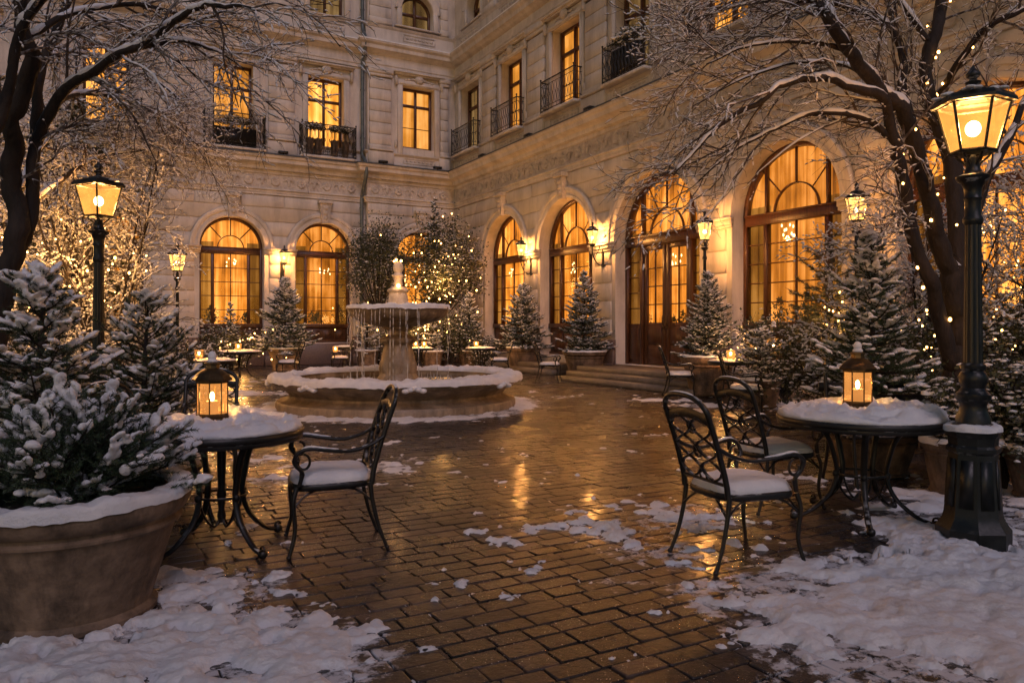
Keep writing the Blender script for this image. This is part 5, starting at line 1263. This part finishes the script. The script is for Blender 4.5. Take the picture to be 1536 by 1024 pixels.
# ------------------------------------------------------------------ lamps
def lamp_head(parent, z, r0, r1, h, n, rot, watts, bar_r=.009, roofh=None, ptr=.05):
    """tapering glazed head: r0 radius below, r1 above"""
    m = MB(); rh = roofh or h*.34
    def poly(r, zz): return [(r*math.cos(rot+2*math.pi*i/n), r*math.sin(rot+2*math.pi*i/n), zz) for i in range(n)]
    lo = poly(r0, z); hi = poly(r1, z+h)
    for i in range(n):
        m.tube([lo[i], hi[i]], bar_r, 6); m.tube([lo[i], lo[(i+1) % n]], bar_r*1.2, 6); m.tube([hi[i], hi[(i+1) % n]], bar_r*1.1, 6)
    # lower ring floor, and curved cage below
    m.lathe([(r0*.3, z-.02), (r0*1.02, z-.012), (r0*1.02, z+.004), (r0*.3, z+.0)], n, rot=rot)
    fr = m.build('lantern_frame', bronze if False else paintiron, parent, smooth=40)
    g = MB()
    for i in range(n):
        j = (i+1) % n; a = np.array(lo[i])*.985; b = np.array(lo[j])*.985; c = np.array(hi[j]); d = np.array(hi[i]); a[2] = b[2] = z; c[:2] *= .985; d[:2] *= .985
        g.add([a, b, c, d], np.array([[0,1,2,3]]))
    g.build('lamp_glass', lampglass if r1 > .19 else lampglass_hot, fr, smooth=0)
    m = MB(); e = r1*1.17
    pr = [(r1*.98, z+h-.005), (e, z+h), (e, z+h+.02), (r1*1.05, z+h+.05), (r1*.82, z+h+rh*.45), (r1*.62, z+h+rh*.78), (r1*.3, z+h+rh*.95), (r1*.16, z+h+rh)]
    m.lathe(pr, n, rot=rot); zt = z+h+rh
    rf = m.build('lamp_roof', paintiron, parent, smooth=25)
    m = MB(); s = r1/.24
    m.lathe([(r1*.16, zt-.01), (.03*s, zt+.02*s), (.05*s, zt+.035*s), (.055*s, zt+.05*s), (.03*s, zt+.062*s), (.022*s, zt+.075*s), (.045*s, zt+.09*s), (.05*s, zt+.11*s), (.03*s, zt+.135*s), (.012*s, zt+.16*s), (0, zt+.185*s)], 14)
    m.build('finial', paintiron, rf, smooth=60)
    m = MB()     # thin snow on the roof
    pr2 = [(r1*1.12, z+h+.032), (r1*1.03, z+h+.062), (r1*.83, z+h+rh*.45+.014), (r1*.62, z+h+rh*.78+.016), (r1*.3, z+h+rh*.95+.016), (r1*.16, z+h+rh+.012)]
    m.lathe(pr2, n, rot=rot, a0=0, a1=2*math.pi); 
    sv = MB(); 
    rg = random.Random(int(z*100)+n)
    for i in range(n):
        a = rot+2*math.pi*(i+.5)/n
        for q in range(3):
            rr_ = r1*rg.uniform(.72, 1.1); sv.ball((rr_*math.cos(a+rg.uniform(-.3, .3)), rr_*math.sin(a+rg.uniform(-.3, .3)), z+h+.045+(1.1*r1-rr_)*.45), (.04*s, .03*s, .012*s), 2)
    sv.build('roof_snow', snow, rf, smooth=90)
    m = MB(); m.ball((0, 0, z+h*.5), (.052*s, .052*s, .06*s), 3); m.build('bulb', bulb_m, fr)
    point(parent, (0, 0, z+h*.5), watts, r=.066*s)

def big_lamp(label, x, y, n, rot, base_vis=True):
    t = thing('street_lamp', label, 'lamp post', (x, y, 0), 0, 'cast iron lamp posts')
    m = MB()    # octagonal pedestal
    m.lathe([(0, 0), (.215, 0), (.215, .1), (.2, .12), (.175, .16), (.165, .2), (.15, .4), (.142, .56), (.14, .575), (.155, .59), (.155, .615), (.14, .63), (.145, .68), (.16, .7), (.165, .725), (.15, .74), (.1, .77), (0, .77)], 8, rot=R_(22.5))
    b = m.build('pedestal', paintiron, t, smooth=25)
    mm = MB()
    for i in range(8):          # raised panels on each side
        a = R_(45*i); ca, sa = math.cos(a), math.sin(a)
        for (z0, z1, rr0, rr1, hw) in ((.24, .54, .16, .142, .04),):
            f = .935
            v = [(rr0*f*ca+sa*hw, rr0*f*sa-ca*hw, z0), (rr0*f*ca-sa*hw, rr0*f*sa+ca*hw, z0), (rr1*f*ca-sa*hw*.85, rr1*f*sa+ca*hw*.85, z1), (rr1*f*ca+sa*hw*.85, rr1*f*sa-ca*hw*.85, z1)]
            v2 = [(p[0]+ca*.007, p[1]+sa*.007, p[2]) for p in v]; mm.add(v+v2, np.array([[4,5,6,7],[0,1,5,4],[1,2,6,5],[2,3,7,6],[3,0,4,7]]))
    mm.build('pedestal_panels', paintiron, b, smooth=0)
    sm = MB(); rs = ringsnow(.1, .165, .73, .028, 70, 4, .012); rs.build('snow', snow, b, smooth=170)
    m = MB(); m.lathe([(.1, .76), (.1, .8), (.082, .84), (.075, .88), (.085, .9), (.1, .92), (.1, .95), (.08, .97), (.068, .99), (.08, 1.03), (.085, 1.06), (.07, 1.09), (.06, 1.1), (.072, 1.115), (.072, 1.135), (.058, 1.15)], 24)
    def flute(r, z, a): return r*(1-.06*np.abs(np.sin(a*8)))
    m.lathe([(.056, 1.15), (.046, 2.05)], 64, rfun=flute)
    m.lathe([(.048, 2.03), (.058, 2.05), (.058, 2.07), (.048, 2.09), (.048, 2.18), (.055, 2.2), (.048, 2.215), (.052, 2.26), (.07, 2.3), (.095, 2.32), (.1, 2.34), (.06, 2.355), (.05, 2.37), (.04, 2.4), (.035, 2.46)], 24)
    p = m.build('post', paintiron, t, smooth=40)
    m = MB()
    for i in range(n):
        a = rot+2*math.pi*i/n; m.tube([(r*math.cos(a), r*math.sin(a), z) for r, z in bez([(.03, 2.36), (.04, 2.42), (.085, 2.46), (.105, 2.5), (.112, 2.49)], 12)], .0075, 6)
    m.tube([(0, 0, 2.36), (0, 0, 2.49)], .016, 8)
    m.build('lantern_cradle', paintiron, t, smooth=60)
    lamp_head(t, 2.495, .128, .205, .3, n, rot, 58, roofh=.105)
    return t
big_lamp('near black lamp post on an octagonal pedestal beside the right table, lantern lit', 2.95, 4.82, 6, R_(60)+R_(-31.5))
big_lamp('black lamp post with a lit four-sided lantern among the spruces on the left', -4.17, 7.6, 4, R_(45)+R_(28+45-4))

def small_lamp(label, x, y, H, rot=0.3):
    t = thing('street_lamp', label, 'lamp post', (x, y, 0), 0, 'slim lamp posts near the building')
    m = MB(); m.lathe([(0, 0), (.16, 0), (.16, .1), (.13, .14), (.11, .5), (.13, .53), (.07, .6), (.055, .7), (.05, .8), (.038, 1.0), (.034, H-1.2), (.05, H-1.18), (.05, H-1.14), (.034, H-1.1), (.034, H-1.0), (.07, H-.96), (.08, H-.93), (.035, H-.9), (.03, H-.8)], 20)
    m.build('post', paintiron, t, smooth=40)
    m = MB()
    for i in range(4):
        a = rot+2*math.pi*i/4; m.tube([(r*math.cos(a), r*math.sin(a), z) for r, z in bez([(.03, H-.92), (.09, H-.86), (.07, H-.8), (.1, H-.76)], 9)], .009, 5)
    m.build('lantern_cradle', paintiron, t, smooth=60)
    lamp_head(t, H-.76, .11, .18, .36, 6, rot, 135, roofh=.15, bar_r=.008)
    return t
small_lamp('slim lamp post at the left, seen before the leftmost lit arched window', -7.55, 17.0, 3.4)
small_lamp('slim lamp post between the entrance door and the big arched window, lantern lit', 4.22, 16.5, 4.04)
small_lamp('slim lamp post right of the big arched window, behind the tall spruce', 5.72, 12.5, 3.9)

def wall_lantern(label, wing, s, h, sc=1.0):
    o = off(wing, s); p = W(wing, s, o+.42, 0); t = thing('wall_lantern', label, 'wall lantern', (p[0], p[1], 0), 0, 'lanterns on the hotel wall')
    rot = math.atan2(*( (uL if wing == 'R' else uR)[::-1]))
    wdir = -(uL if wing == 'R' else uR)
    m = MB(); q = lambda d, z: (wdir[0]*d, wdir[1]*d, z)
    m.tube([q(a, z) for a, z in bez([(.4, h-.75), (.3, h-.95), (.12, h-.85), (0, h-.6), (0, h-.42)], 16)], .017, 7); m.tube([q(a, z) for a, z in bez([(.4, h-.45), (.28, h-.4), (.2, h-.55), (.1, h-.72)], 12)], .011, 6)
    m.box((wdir[0]*.39-.05, wdir[1]*.39-.05, h-1.0), (wdir[0]*.39+.05, wdir[1]*.39+.05, h-.3)); m.lathe([(0, h-.44), (.06, h-.43), (.09, h-.4), (.1, h-.37)], 12)
    m.build('bracket', paintiron, t, smooth=50)
    lamp_head(t, h-.37, .1, .165, .36, 6, rot, 150, roofh=.15, bar_r=.008)
    return t
wall_lantern('wall lantern on the pier between the two smaller arched windows of the right wing', 'R', 6.3, 4.05)
wall_lantern('wall lantern on the pier left of the entrance door', 'R', 10.3, 4.05)
wall_lantern('wall lantern on the left wing between its two lit arched windows', 'L', 6.68, 4.0)

# ------------------------------------------------------------------ table lanterns and candles
def lantern(label, x, y, z, s=1.0, watts=8, group='lanterns on the tables', rot=.2):
    t = thing('lantern', label, 'lantern', (x, y, z), rot, group); n = 8
    m = MB(); m.lathe([(0, 0), (.098*s, 0), (.1*s, .012*s), (.092*s, .02*s), (.088*s, .035*s), (.093*s, .042*s), (.085*s, .05*s), (0, .05*s)], n)
    for i in range(n): a = 2*math.pi*i/n; m.tube([(.083*s*math.cos(a), .083*s*math.sin(a), .045*s), (.083*s*math.cos(a), .083*s*math.sin(a), .245*s)], .004*s, 5)
    for zz in (.055, .238): 
        m.lathe([(.08*s, (zz-.006)*s), (.088*s, (zz-.006)*s), (.088*s, (zz+.006)*s), (.08*s, (zz+.006)*s)], n)
    b = m.build('lantern_frame', bronze, t, smooth=25)
    g = MB(); g.lathe([(.08*s, .05*s), (.08*s, .24*s)], n); g.build('glass', lantglass, b, smooth=0)
    m = MB(); m.lathe([(.085*s, .244*s), (.108*s, .246*s), (.11*s, .256*s), (.095*s, .27*s), (.085*s, .285*s), (.06*s, .305*s), (.04*s, .315*s), (.038*s, .335*s), (.045*s, .338*s), (.045*s, .346*s), (.02*s, .355*s), (.008*s, .36*s)], n)
    m.lathe([(.012*s, .355*s), (.014*s, .37*s), (.008*s, .38*s), (.016*s, .395*s), (0, .412*s)], 10)
    r = m.build('lantern_roof', bronze, t, smooth=30)
    m = MB(); m.ball((0, 0, .357*s), (.03*s, .03*s, .02*s), 2); m.ball((0, 0, .385*s), (.024*s, .024*s, .03*s), 2); m.build('snow_cap', snow, r, smooth=90)
    m = MB(); m.lathe([(0, .05*s), (.034*s, .05*s), (.034*s, .128*s), (.028*s, .132*s), (0, .13*s)], 16); m.build('candle', wax, t, smooth=50)
    m = MB(); m.ball((0, 0, .156*s), (.012*s, .012*s, .026*s), 2); m.build('flame', flame2, t)
    point(t, (0, 0, .16*s), watts, r=.012*s); return t
flame2 = emis('bright_flame', (1, .7, .32), 35)
TZ = .745
lantern('lit candle lantern on the snowy table at the left', -1.93, 4.85, TZ+.012, 1.13, 24)
lantern('lit candle lantern on the snowy table at the right', 2.56, 5.58, TZ+.014, 1.24, 24, rot=.0)
def candle(label, x, y, z, watts=5):
    t = thing('candle_glass', label, 'candle', (x, y, z), 0, 'small candles on the far tables')
    m = MB(); m.lathe([(0, 0), (.06, 0), (.075, .05), (.08, .17), (.076, .17), (.07, .05), (.05, .02)], 16); m.build('glass_cup', lantglass, t, smooth=60)
    m = MB(); m.lathe([(0, .01), (.045, .01), (.045, .07), (0, .075)], 12); m.build('candle', wax, t)
    m = MB(); m.ball((0, 0, .11), (.022, .022, .035), 2); m.build('flame', flame2, t); point(t, (0, 0, .2), watts, r=.03); return t

# ------------------------------------------------------------------ tables and chairs
def snow_disc(R, z, th, seed, hole=None, st=.02, stretch=(1, 1)):
    """lumpy blanket of snow with a rounded edge"""
    nr = max(8, int(R/st)); na = 96; V = []
    for i in range(nr+3):
        t = min(1, i/nr); 
        for j in range(na):
            a = 2*math.pi*j/na; Rr = R*(1+.02*float(fbm(math.cos(a)*2+5, math.sin(a)*2+5, .8, 3, seed))); r = Rr*t if i <= nr else Rr
            V.append((r*math.cos(a)*stretch[0], r*math.sin(a)*stretch[1], i, t))
    V = np.array(V); x, y, t = V[:, 0], V[:, 1], V[:, 3]
    n1 = fbm(x+3.3, y+1.7, .15, 5, seed); n2 = fbm(x+9, y, .05, 4, seed+4)
    h = th*np.maximum(.12, 1+.8*n1+.3*n2)*np.clip(1-t**7, 0, 1)**.5
    if hole is not None: h *= np.clip((np.hypot(x-hole[0], y-hole[1])-hole[2])/.05, .12, 1)
    zz = z+h; zz[V[:, 2] > nr] = z-.0; 
    m = MB(); k = nr+3; m.add(np.stack([x, y, zz], -1), np.array([[i*na+j, i*na+(j+1) % na, (i+1)*na+(j+1) % na, (i+1)*na+j] for i in range(k-1) for j in range(na)])); return m
def table(label, x, y, R, rot, nleg=4, column=True, snow_seed=1, hole=None, th=.045, group='bistro tables', detail=True):
    t = thing('bistro_table', label, 'table', (x, y, 0), rot, group)
    m = MB(); m.lathe([(0, .685), (R-.035, .685), (R-.03, .675), (R-.012, .675), (R-.006, .685), (R-.008, .7), (R-.002, .705), (R+.002, .715), (R+.002, .73), (R-.006, .742), (R-.02, .745), (0, .745)], 72 if detail else 32)
    m.build('tabletop', iron, t, smooth=40)
    for i in range(nleg):
        a = 2*math.pi*i/nleg; ca, sa = math.cos(a), math.sin(a)
        m = MB(); pr = bez([(R*.68, .697), (R*.58, .685), (R*.42, .6), (R*.33, .45), (R*.3, .32), (R*.4, .18), (R*.62, .07), (R*.78, .035), (R*.84, .04)], 40)
        m.tube([(r*ca, r*sa, z) for r, z in pr], np.linspace(.021, .016, len(pr)), 8, flat=(1.2, .85))
        if detail:
            m.ball((R*.84*ca, R*.84*sa, .03), (.03, .03, .03), 2)
            m.tube([((R*.84+.02*math.cos(q))*ca, (R*.84+.02*math.cos(q))*sa, .055+.022*math.sin(q)) for q in np.linspace(0, 4.6, 9)], .008, 6)
            m.ball((R*.31*ca, R*.31*sa, .33), (.024, .024, .03), 2)
            m.tube([(r*ca, r*sa, z) for r, z in bez([(R*.3, .3), (R*.22, .2), (R*.1, .14), (R*.03, .18)], 14)], .008, 6)
        m.build('leg', iron, t, smooth=60)
    m = MB(); m.tube([(R*.3*math.cos(a), R*.3*math.sin(a), .33) for a in np.linspace(0, 2*math.pi, 33)], .009, 6)
    if column: m.lathe([(.0, .16), (.02, .16), (.026, .2), (.018, .24), (.024, .3), (.03, .33), (.022, .37), (.026, .5), (.03, .66), (.05, .7)], 16)
    m.build('stretcher', iron, t, smooth=60)
    snow_disc(R-.012, .744, th, snow_seed, hole, st=.011 if detail else .04).build('snow', snow, t, smooth=170); return t
table('round black table at the left with a thick lumpy snow cover and a lantern', -1.82, 4.72, .5, R_(-36), 4, True, 5, (-.165, .04, .1), th=.07)
table('round black table at the right with a thick lumpy snow cover and a lantern', 2.5, 5.41, .57, R_(-107), 5, False, 9, (-.18, .01, .12), th=.07)

def chair(label, x, y, head, seed=1, group='wrought iron armchairs', snow_on=True, build=True):
    """local: seat centre at origin, front towards +y"""
    t = thing('armchair', label, 'chair', (x, y, 0), head, group)
    SH = .43; w0, w1, d = .22, .26, .245      # half width back, front, half depth
    def rail(zz, s=1.0): 
        pts = []
        for a in np.linspace(0, 2*math.pi, 41):
            cx, sy = math.cos(a), math.sin(a); e = .55
            px = math.copysign(abs(cx)**e, cx); py = math.copysign(abs(sy)**e, sy); wv = (w0+(w1-w0)*(py+1)/2)
            pts.append((px*wv*s, py*d*s, zz))
        return pts
    m = MB(); m.tube(rail(SH-.018), .02, 8, flat=(.6, 1.15)); 
    for i in range(7): yy = -d+.06+i*(2*d-.12)/6; m.box((-w0*.97, yy-.012, SH-.006), (w0*.97, yy+.012, SH+.0))
    m.build('seat', iron, t, smooth=50)
    # legs
    for sx in (-1, 1):
        m = MB(); pr = bez([(sx*(w1-.015), d-.03, SH-.01), (sx*(w1+.0), d-.01, .33), (sx*(w1-.012), d-.02, .16), (sx*(w1+.004), d+.008, .03), (sx*(w1+.008), d+.015, .0)], 24); m.tube(pr, np.linspace(.0155, .011, len(pr)), 8); m.ball((sx*(w1+.008), d+.015, .012), (.017, .017, .014), 2)
        m.build('leg', iron, t, smooth=60)
        m = MB(); pr = bez([(sx*(w0-.005), -d+.02, SH-.01), (sx*(w0-.003), -d+.005, .3), (sx*(w0+.002), -d-.03, .15), (sx*(w0+.012), -d-.085, .0)], 20); m.tube(pr, np.linspace(.0155, .011, len(pr)), 8); m.ball((sx*(w0+.012), -d-.085, .012), (.016, .016, .014), 2)
        m.build('leg', iron, t, smooth=60)
    # back: two posts joined by an arched hoop
    yb = lambda z: -d+.01-.17*((z-SH)/.55)**1.25*(1 if z > SH else 0)
    q = lambda x_, z: (x_, yb(max(z, SH)), z)
    left = [q(-(w0-.005), z) for z in np.linspace(SH-.02, .87, 8)]
    hoop = [q(w0*math.copysign(abs(math.cos(a))**.75, math.cos(a)), .87+.12*math.sin(a)) for a in np.linspace(math.pi, 0, 17)][1:-1]
    right = [q((w0-.005), z) for z in np.linspace(.87, SH-.02, 8)]
    m = MB(); m.tube(left+hoop+right, .017, 8); bf = m.build('back_frame', iron, t, smooth=60)
    m = MB()
    pts = [q(x_, .87+.014*math.cos(x_*14)) for x_ in np.linspace(-w0+.005, w0-.005, 13)]
    m.tube(pts, .017, 8, flat=(.4, 1.7))         # top rail plate
    m.tube([q(x_, SH+.055) for x_ in np.linspace(-w0+.01, w0-.01, 5)], .01, 6)
    for oc in (-.1, .1):
        for sx in (-1, 1):
            cv = [q(oc+sx*.098*math.sin(3*math.pi*tt), SH+.06+(.865-SH-.06)*tt) for tt in np.linspace(0, 1, 34)]
            m.tube(cv, .0095, 6, flat=(1.45, .75))
    for zc in (.52, .66, .8): m.tube([q(.035*math.cos(a), zc-.005+.035*math.sin(a)) for a in np.linspace(0, 2*math.pi, 13)], .007, 6)
    m.build('back_lattice', iron, bf, smooth=60)
    for sx in (-1, 1):
        za = .7; A = [(sx*(w0), yb(za)+.0, za), (sx*(w0+.015), yb(za)+.08, za-.045), (sx*(w0+.035), -.1, za-.075), (sx*(w1+.025), .04, za-.06), (sx*(w1+.035), .15, za-.045), (sx*(w1+.035), .215, za-.075), (sx*(w1+.02), .225, za-.135), (sx*(w1+.01), .185, za-.19), (sx*(w1+.0), .2, SH+.0)]
        m = MB(); c_ = bez(A, 54); m.tube(c_, .0145, 8, flat=(1.15, .85))
        m.tube([(sx*(w1+.012), .175-.035*math.sin(a), za-.125+.045*math.cos(a)) for a in np.linspace(0, 4.9, 14)], .0085, 6)
        ar = m.build('armrest', iron, t, smooth=60)
        if snow_on:
            m = MB(); k = 12; idx = np.linspace(.33, .58, k)*(len(c_)-1); pp = np.array([c_[int(i)] for i in idx])+np.array((0, 0, .013)); m.tube(pp, .012*np.sin(np.linspace(.15, math.pi-.15, k))**.5*(1+.2*np.sin(np.arange(k)*2.3)), 7, flat=(1.1, .6)); m.build('snow', snow, ar, smooth=90)
    m = MB()      # curved braces beneath the seat
    for sx in (-1, 1):
        m.tube(bez([(sx*(w1-.01), d-.02, .31), (sx*(w1-.04), d-.1, .375), (sx*(w1-.05), .02, .405)], 12), .008, 6); m.tube(bez([(sx*(w0-.0), -d+.0, .3), (sx*(w0-.02), -d+.1, .375), (sx*(w0-.0), -.03, .405)], 12), .008, 6)
        m.tube(bez([(sx*(w1-.01), d-.015, .31), (sx*.15, d-.02, .38), (sx*.06, d-.02, .405)], 12), .008, 6); m.tube(bez([(sx*(w0-.0), -d+.0, .3), (sx*.12, -d+.01, .375), (sx*.05, -d+.02, .405)], 12), .008, 6)
    m.build('brace', iron, t, smooth=60)
    if snow_on:       # a rounded pillow of snow on the seat
        na = 60; nr = 16; V = []; rg = random.Random(seed)
        for i in range(nr+1):
            tt = i/nr
            for j in range(na):
                a = 2*math.pi*j/na; cx, sy = math.cos(a), math.sin(a); e = .55; px = math.copysign(abs(cx)**e, cx); py = math.copysign(abs(sy)**e, sy); wv = (w0+(w1-w0)*(py+1)/2)
                u = tt*1.0; prof = max(0, 1-u**5)**.5; bulge = 1+.02*math.sin(math.pi*min(1, u))
                V.append((px*wv*u*bulge*1.01, py*d*u*bulge*1.01, SH+.002+.07*prof))
        for j in range(na): V.append((V[nr*na+j][0]*.97, V[nr*na+j][1]*.97, SH-.004))
        V = np.array(V); V[:, 2] += .010*fbm(V[:, 0]+seed*3, V[:, 1]+seed, .12, 4, seed)*(V[:, 2] > SH+.02); V[:, :2] *= (1+.012*fbm(V[:, 0]*1.5+seed, V[:, 2]*6+V[:, 1], .1, 3, seed))[:, None]
        m = MB(); m.add(V, np.array([[i*na+j, i*na+(j+1) % na, (i+1)*na+(j+1) % na, (i+1)*na+j] for i in range(nr+1) for j in range(na)])); m.build('seat_snow', snow, t, smooth=170)
        m = MB(); pp = np.array([hoop[i] for i in range(4, 11)])+np.array((0, 0, .013)); m.tube(pp, .011*np.sin(np.linspace(.2, math.pi-.2, 7))**.5, 7, flat=(1.1, .6)); m.build('hoop_snow', snow, bf, smooth=90)
    return t
def face(dx, dy): return math.atan2(dy, dx)-math.pi/2
chair('black lattice armchair right of the left table, snow cushion on its seat', -1.16, 4.80, face(-.51, -.17), 1)
c1 = chair('near black lattice armchair left of the right table, seen from behind', 1.36, 4.52, face(.535, .2), 2)
c2 = chair('armchair behind the near right one, its bronze lattice back lit by candles', 2.02, 5.85, face(.5, .2), 3)
chair('armchair half hidden behind the left table and the huge pot', -2.42, 5.1, face(.5, -.12), 4)
chair('dark armchair with a curved back standing behind the left lantern', -2.62, 6.45, face(.25, -.97), 5)
def far_chair(label, x, y, head): return dup(c1, (x, y, 0), head, label)
far_chair('small armchair beside the candle table at the pot right of the door', 3.35, 15.0, face(1, -.1))
far_chair('armchair with a snowy seat in front of the second pot from the entrance', .95, 19.0, face(.9, -.2))
far_chair('armchair with a snowy seat left of the fountain basin, near the wall', -5.25, 23.0, face(-.9, -.3))
far_chair('armchair in shadow right of the fountain under the first window of the right wing', -.35, 21.6, face(-1, 0))
far_chair('armchair left of the far left candle table', -8.1, 19.0, face(1, .1))
far_chair('armchair right of the far left candle table', -6.0, 20.2, face(-1, 0))
far_chair('armchair turned toward the fountain beside the far right snowy table', 3.6, 11.6, face(.9, -.3))
ftb = table('far round table with a candle at the left, before the potted spruce', -7.05, 19.5, .57, .3, 4, True, 12, None, .03, detail=False)
candle('candle glowing on the far left table before the potted spruce', -7.05, 19.4, .775)
def far_table(label, x, y, sc=1, rot=.5): return dup(ftb, (x, y, 0), rot, label, scale=(sc, sc, 1))
far_table('snow-covered table between the left lantern and the fountain', -5.65, 14.3, .72)
candle('round amber candle glowing at the left edge of the snowy table behind the spruce', -5.9, 14.2, .775)
far_table('far table behind the fountain pedestal with two candles', -2.75, 22.4, .75); candle('left one of the two candles behind the fountain pedestal', -2.85, 22.3, .775); candle('right one of the two candles behind the fountain pedestal', -2.6, 22.3, .775)
far_table('far table right of the fountain bowl with a candle', -.95, 22.6, .8); candle('candle on the far table right of the fountain bowl', -1.07, 22.5, .775)
far_table('small iron table with a candle in front of the pot right of the door', 4.02, 14.0, .66); candle('candle on the small table before the pot right of the door', 4.05, 13.95, .775)
far_table('low table left of the fountain near the wall with a candle', -5.4, 24.2, .6); candle('candle seen low at the left end of the fountain bowl', -5.3, 22.6, .62, 4)
far_table('snow-covered far table with a brass lantern right of the near chairs', 4.55, 10.9, .62)
lantern('brass lantern on the far snowy table, left of the tall spruce', 4.38, 10.75, .77, 1.3, 7)
far_table('round table carrying two brass lanterns beside the low spruce', 4.72, 13.6, .6)
lantern('taller of the two brass lanterns beside the low spruce', 4.62, 13.3, .78, 1.7, 7); lantern('shorter of the two brass lanterns beside the low spruce', 4.36, 13.5, .78, 1.25, 7)

# pots and bench behind the right table
def pot_bush(label, x, y, pot, z, R3, n, seed, sb=.035): return leaf_bush('potted_bush', label, x, y, z, R3, n, .05, seed, pot=pot, snow_k=1, sb=sb, cat='potted bush')
pot_bush('snowy bush in the round pot just left of the near lamp post pedestal', 3.72, 6.25, (.22, .3, .45), .66, (.34, .3, .24), 1800, 101)
pot_bush('snowy bush in the pot at the right edge of the picture', 4.3, 6.1, (.2, .3, .42), .62, (.36, .3, .24), 1800, 102)
bn = thing('bench', 'dark metal bench standing behind the right table', 'bench', (3.45, 6.7, 0), R_(8))
m = MB()
for i in range(5): m.cbox((-.6, -.2+i*.085, .42), (.6, -.135+i*.085, .44), .004)
m.build('seat', iron, bn, smooth=0)
m = MB()
for i in range(3): m.box((-.6, .25+.02*i, .55+.12*i), (.6, .265+.02*i, .63+.12*i))
m.build('backrest', iron, bn, smooth=0)
for sx in (-1, 1):
    m = MB(); m.tube(bez([(sx*.57, -.2, .42), (sx*.57, -.22, .2), (sx*.57, -.25, .0)], 10), .016, 7); m.tube(bez([(sx*.57, .24, .95), (sx*.57, .2, .45), (sx*.57, .22, .2), (sx*.57, .28, 0)], 14), .016, 7); m.tube(bez([(sx*.57, .24, .7), (sx*.57, 0, .66), (sx*.57, -.2, .6), (sx*.57, -.2, .42)], 14), .014, 7)
    m.build('bench_end', iron, bn, smooth=60)
sb_ = MB(); sb_.xf = None
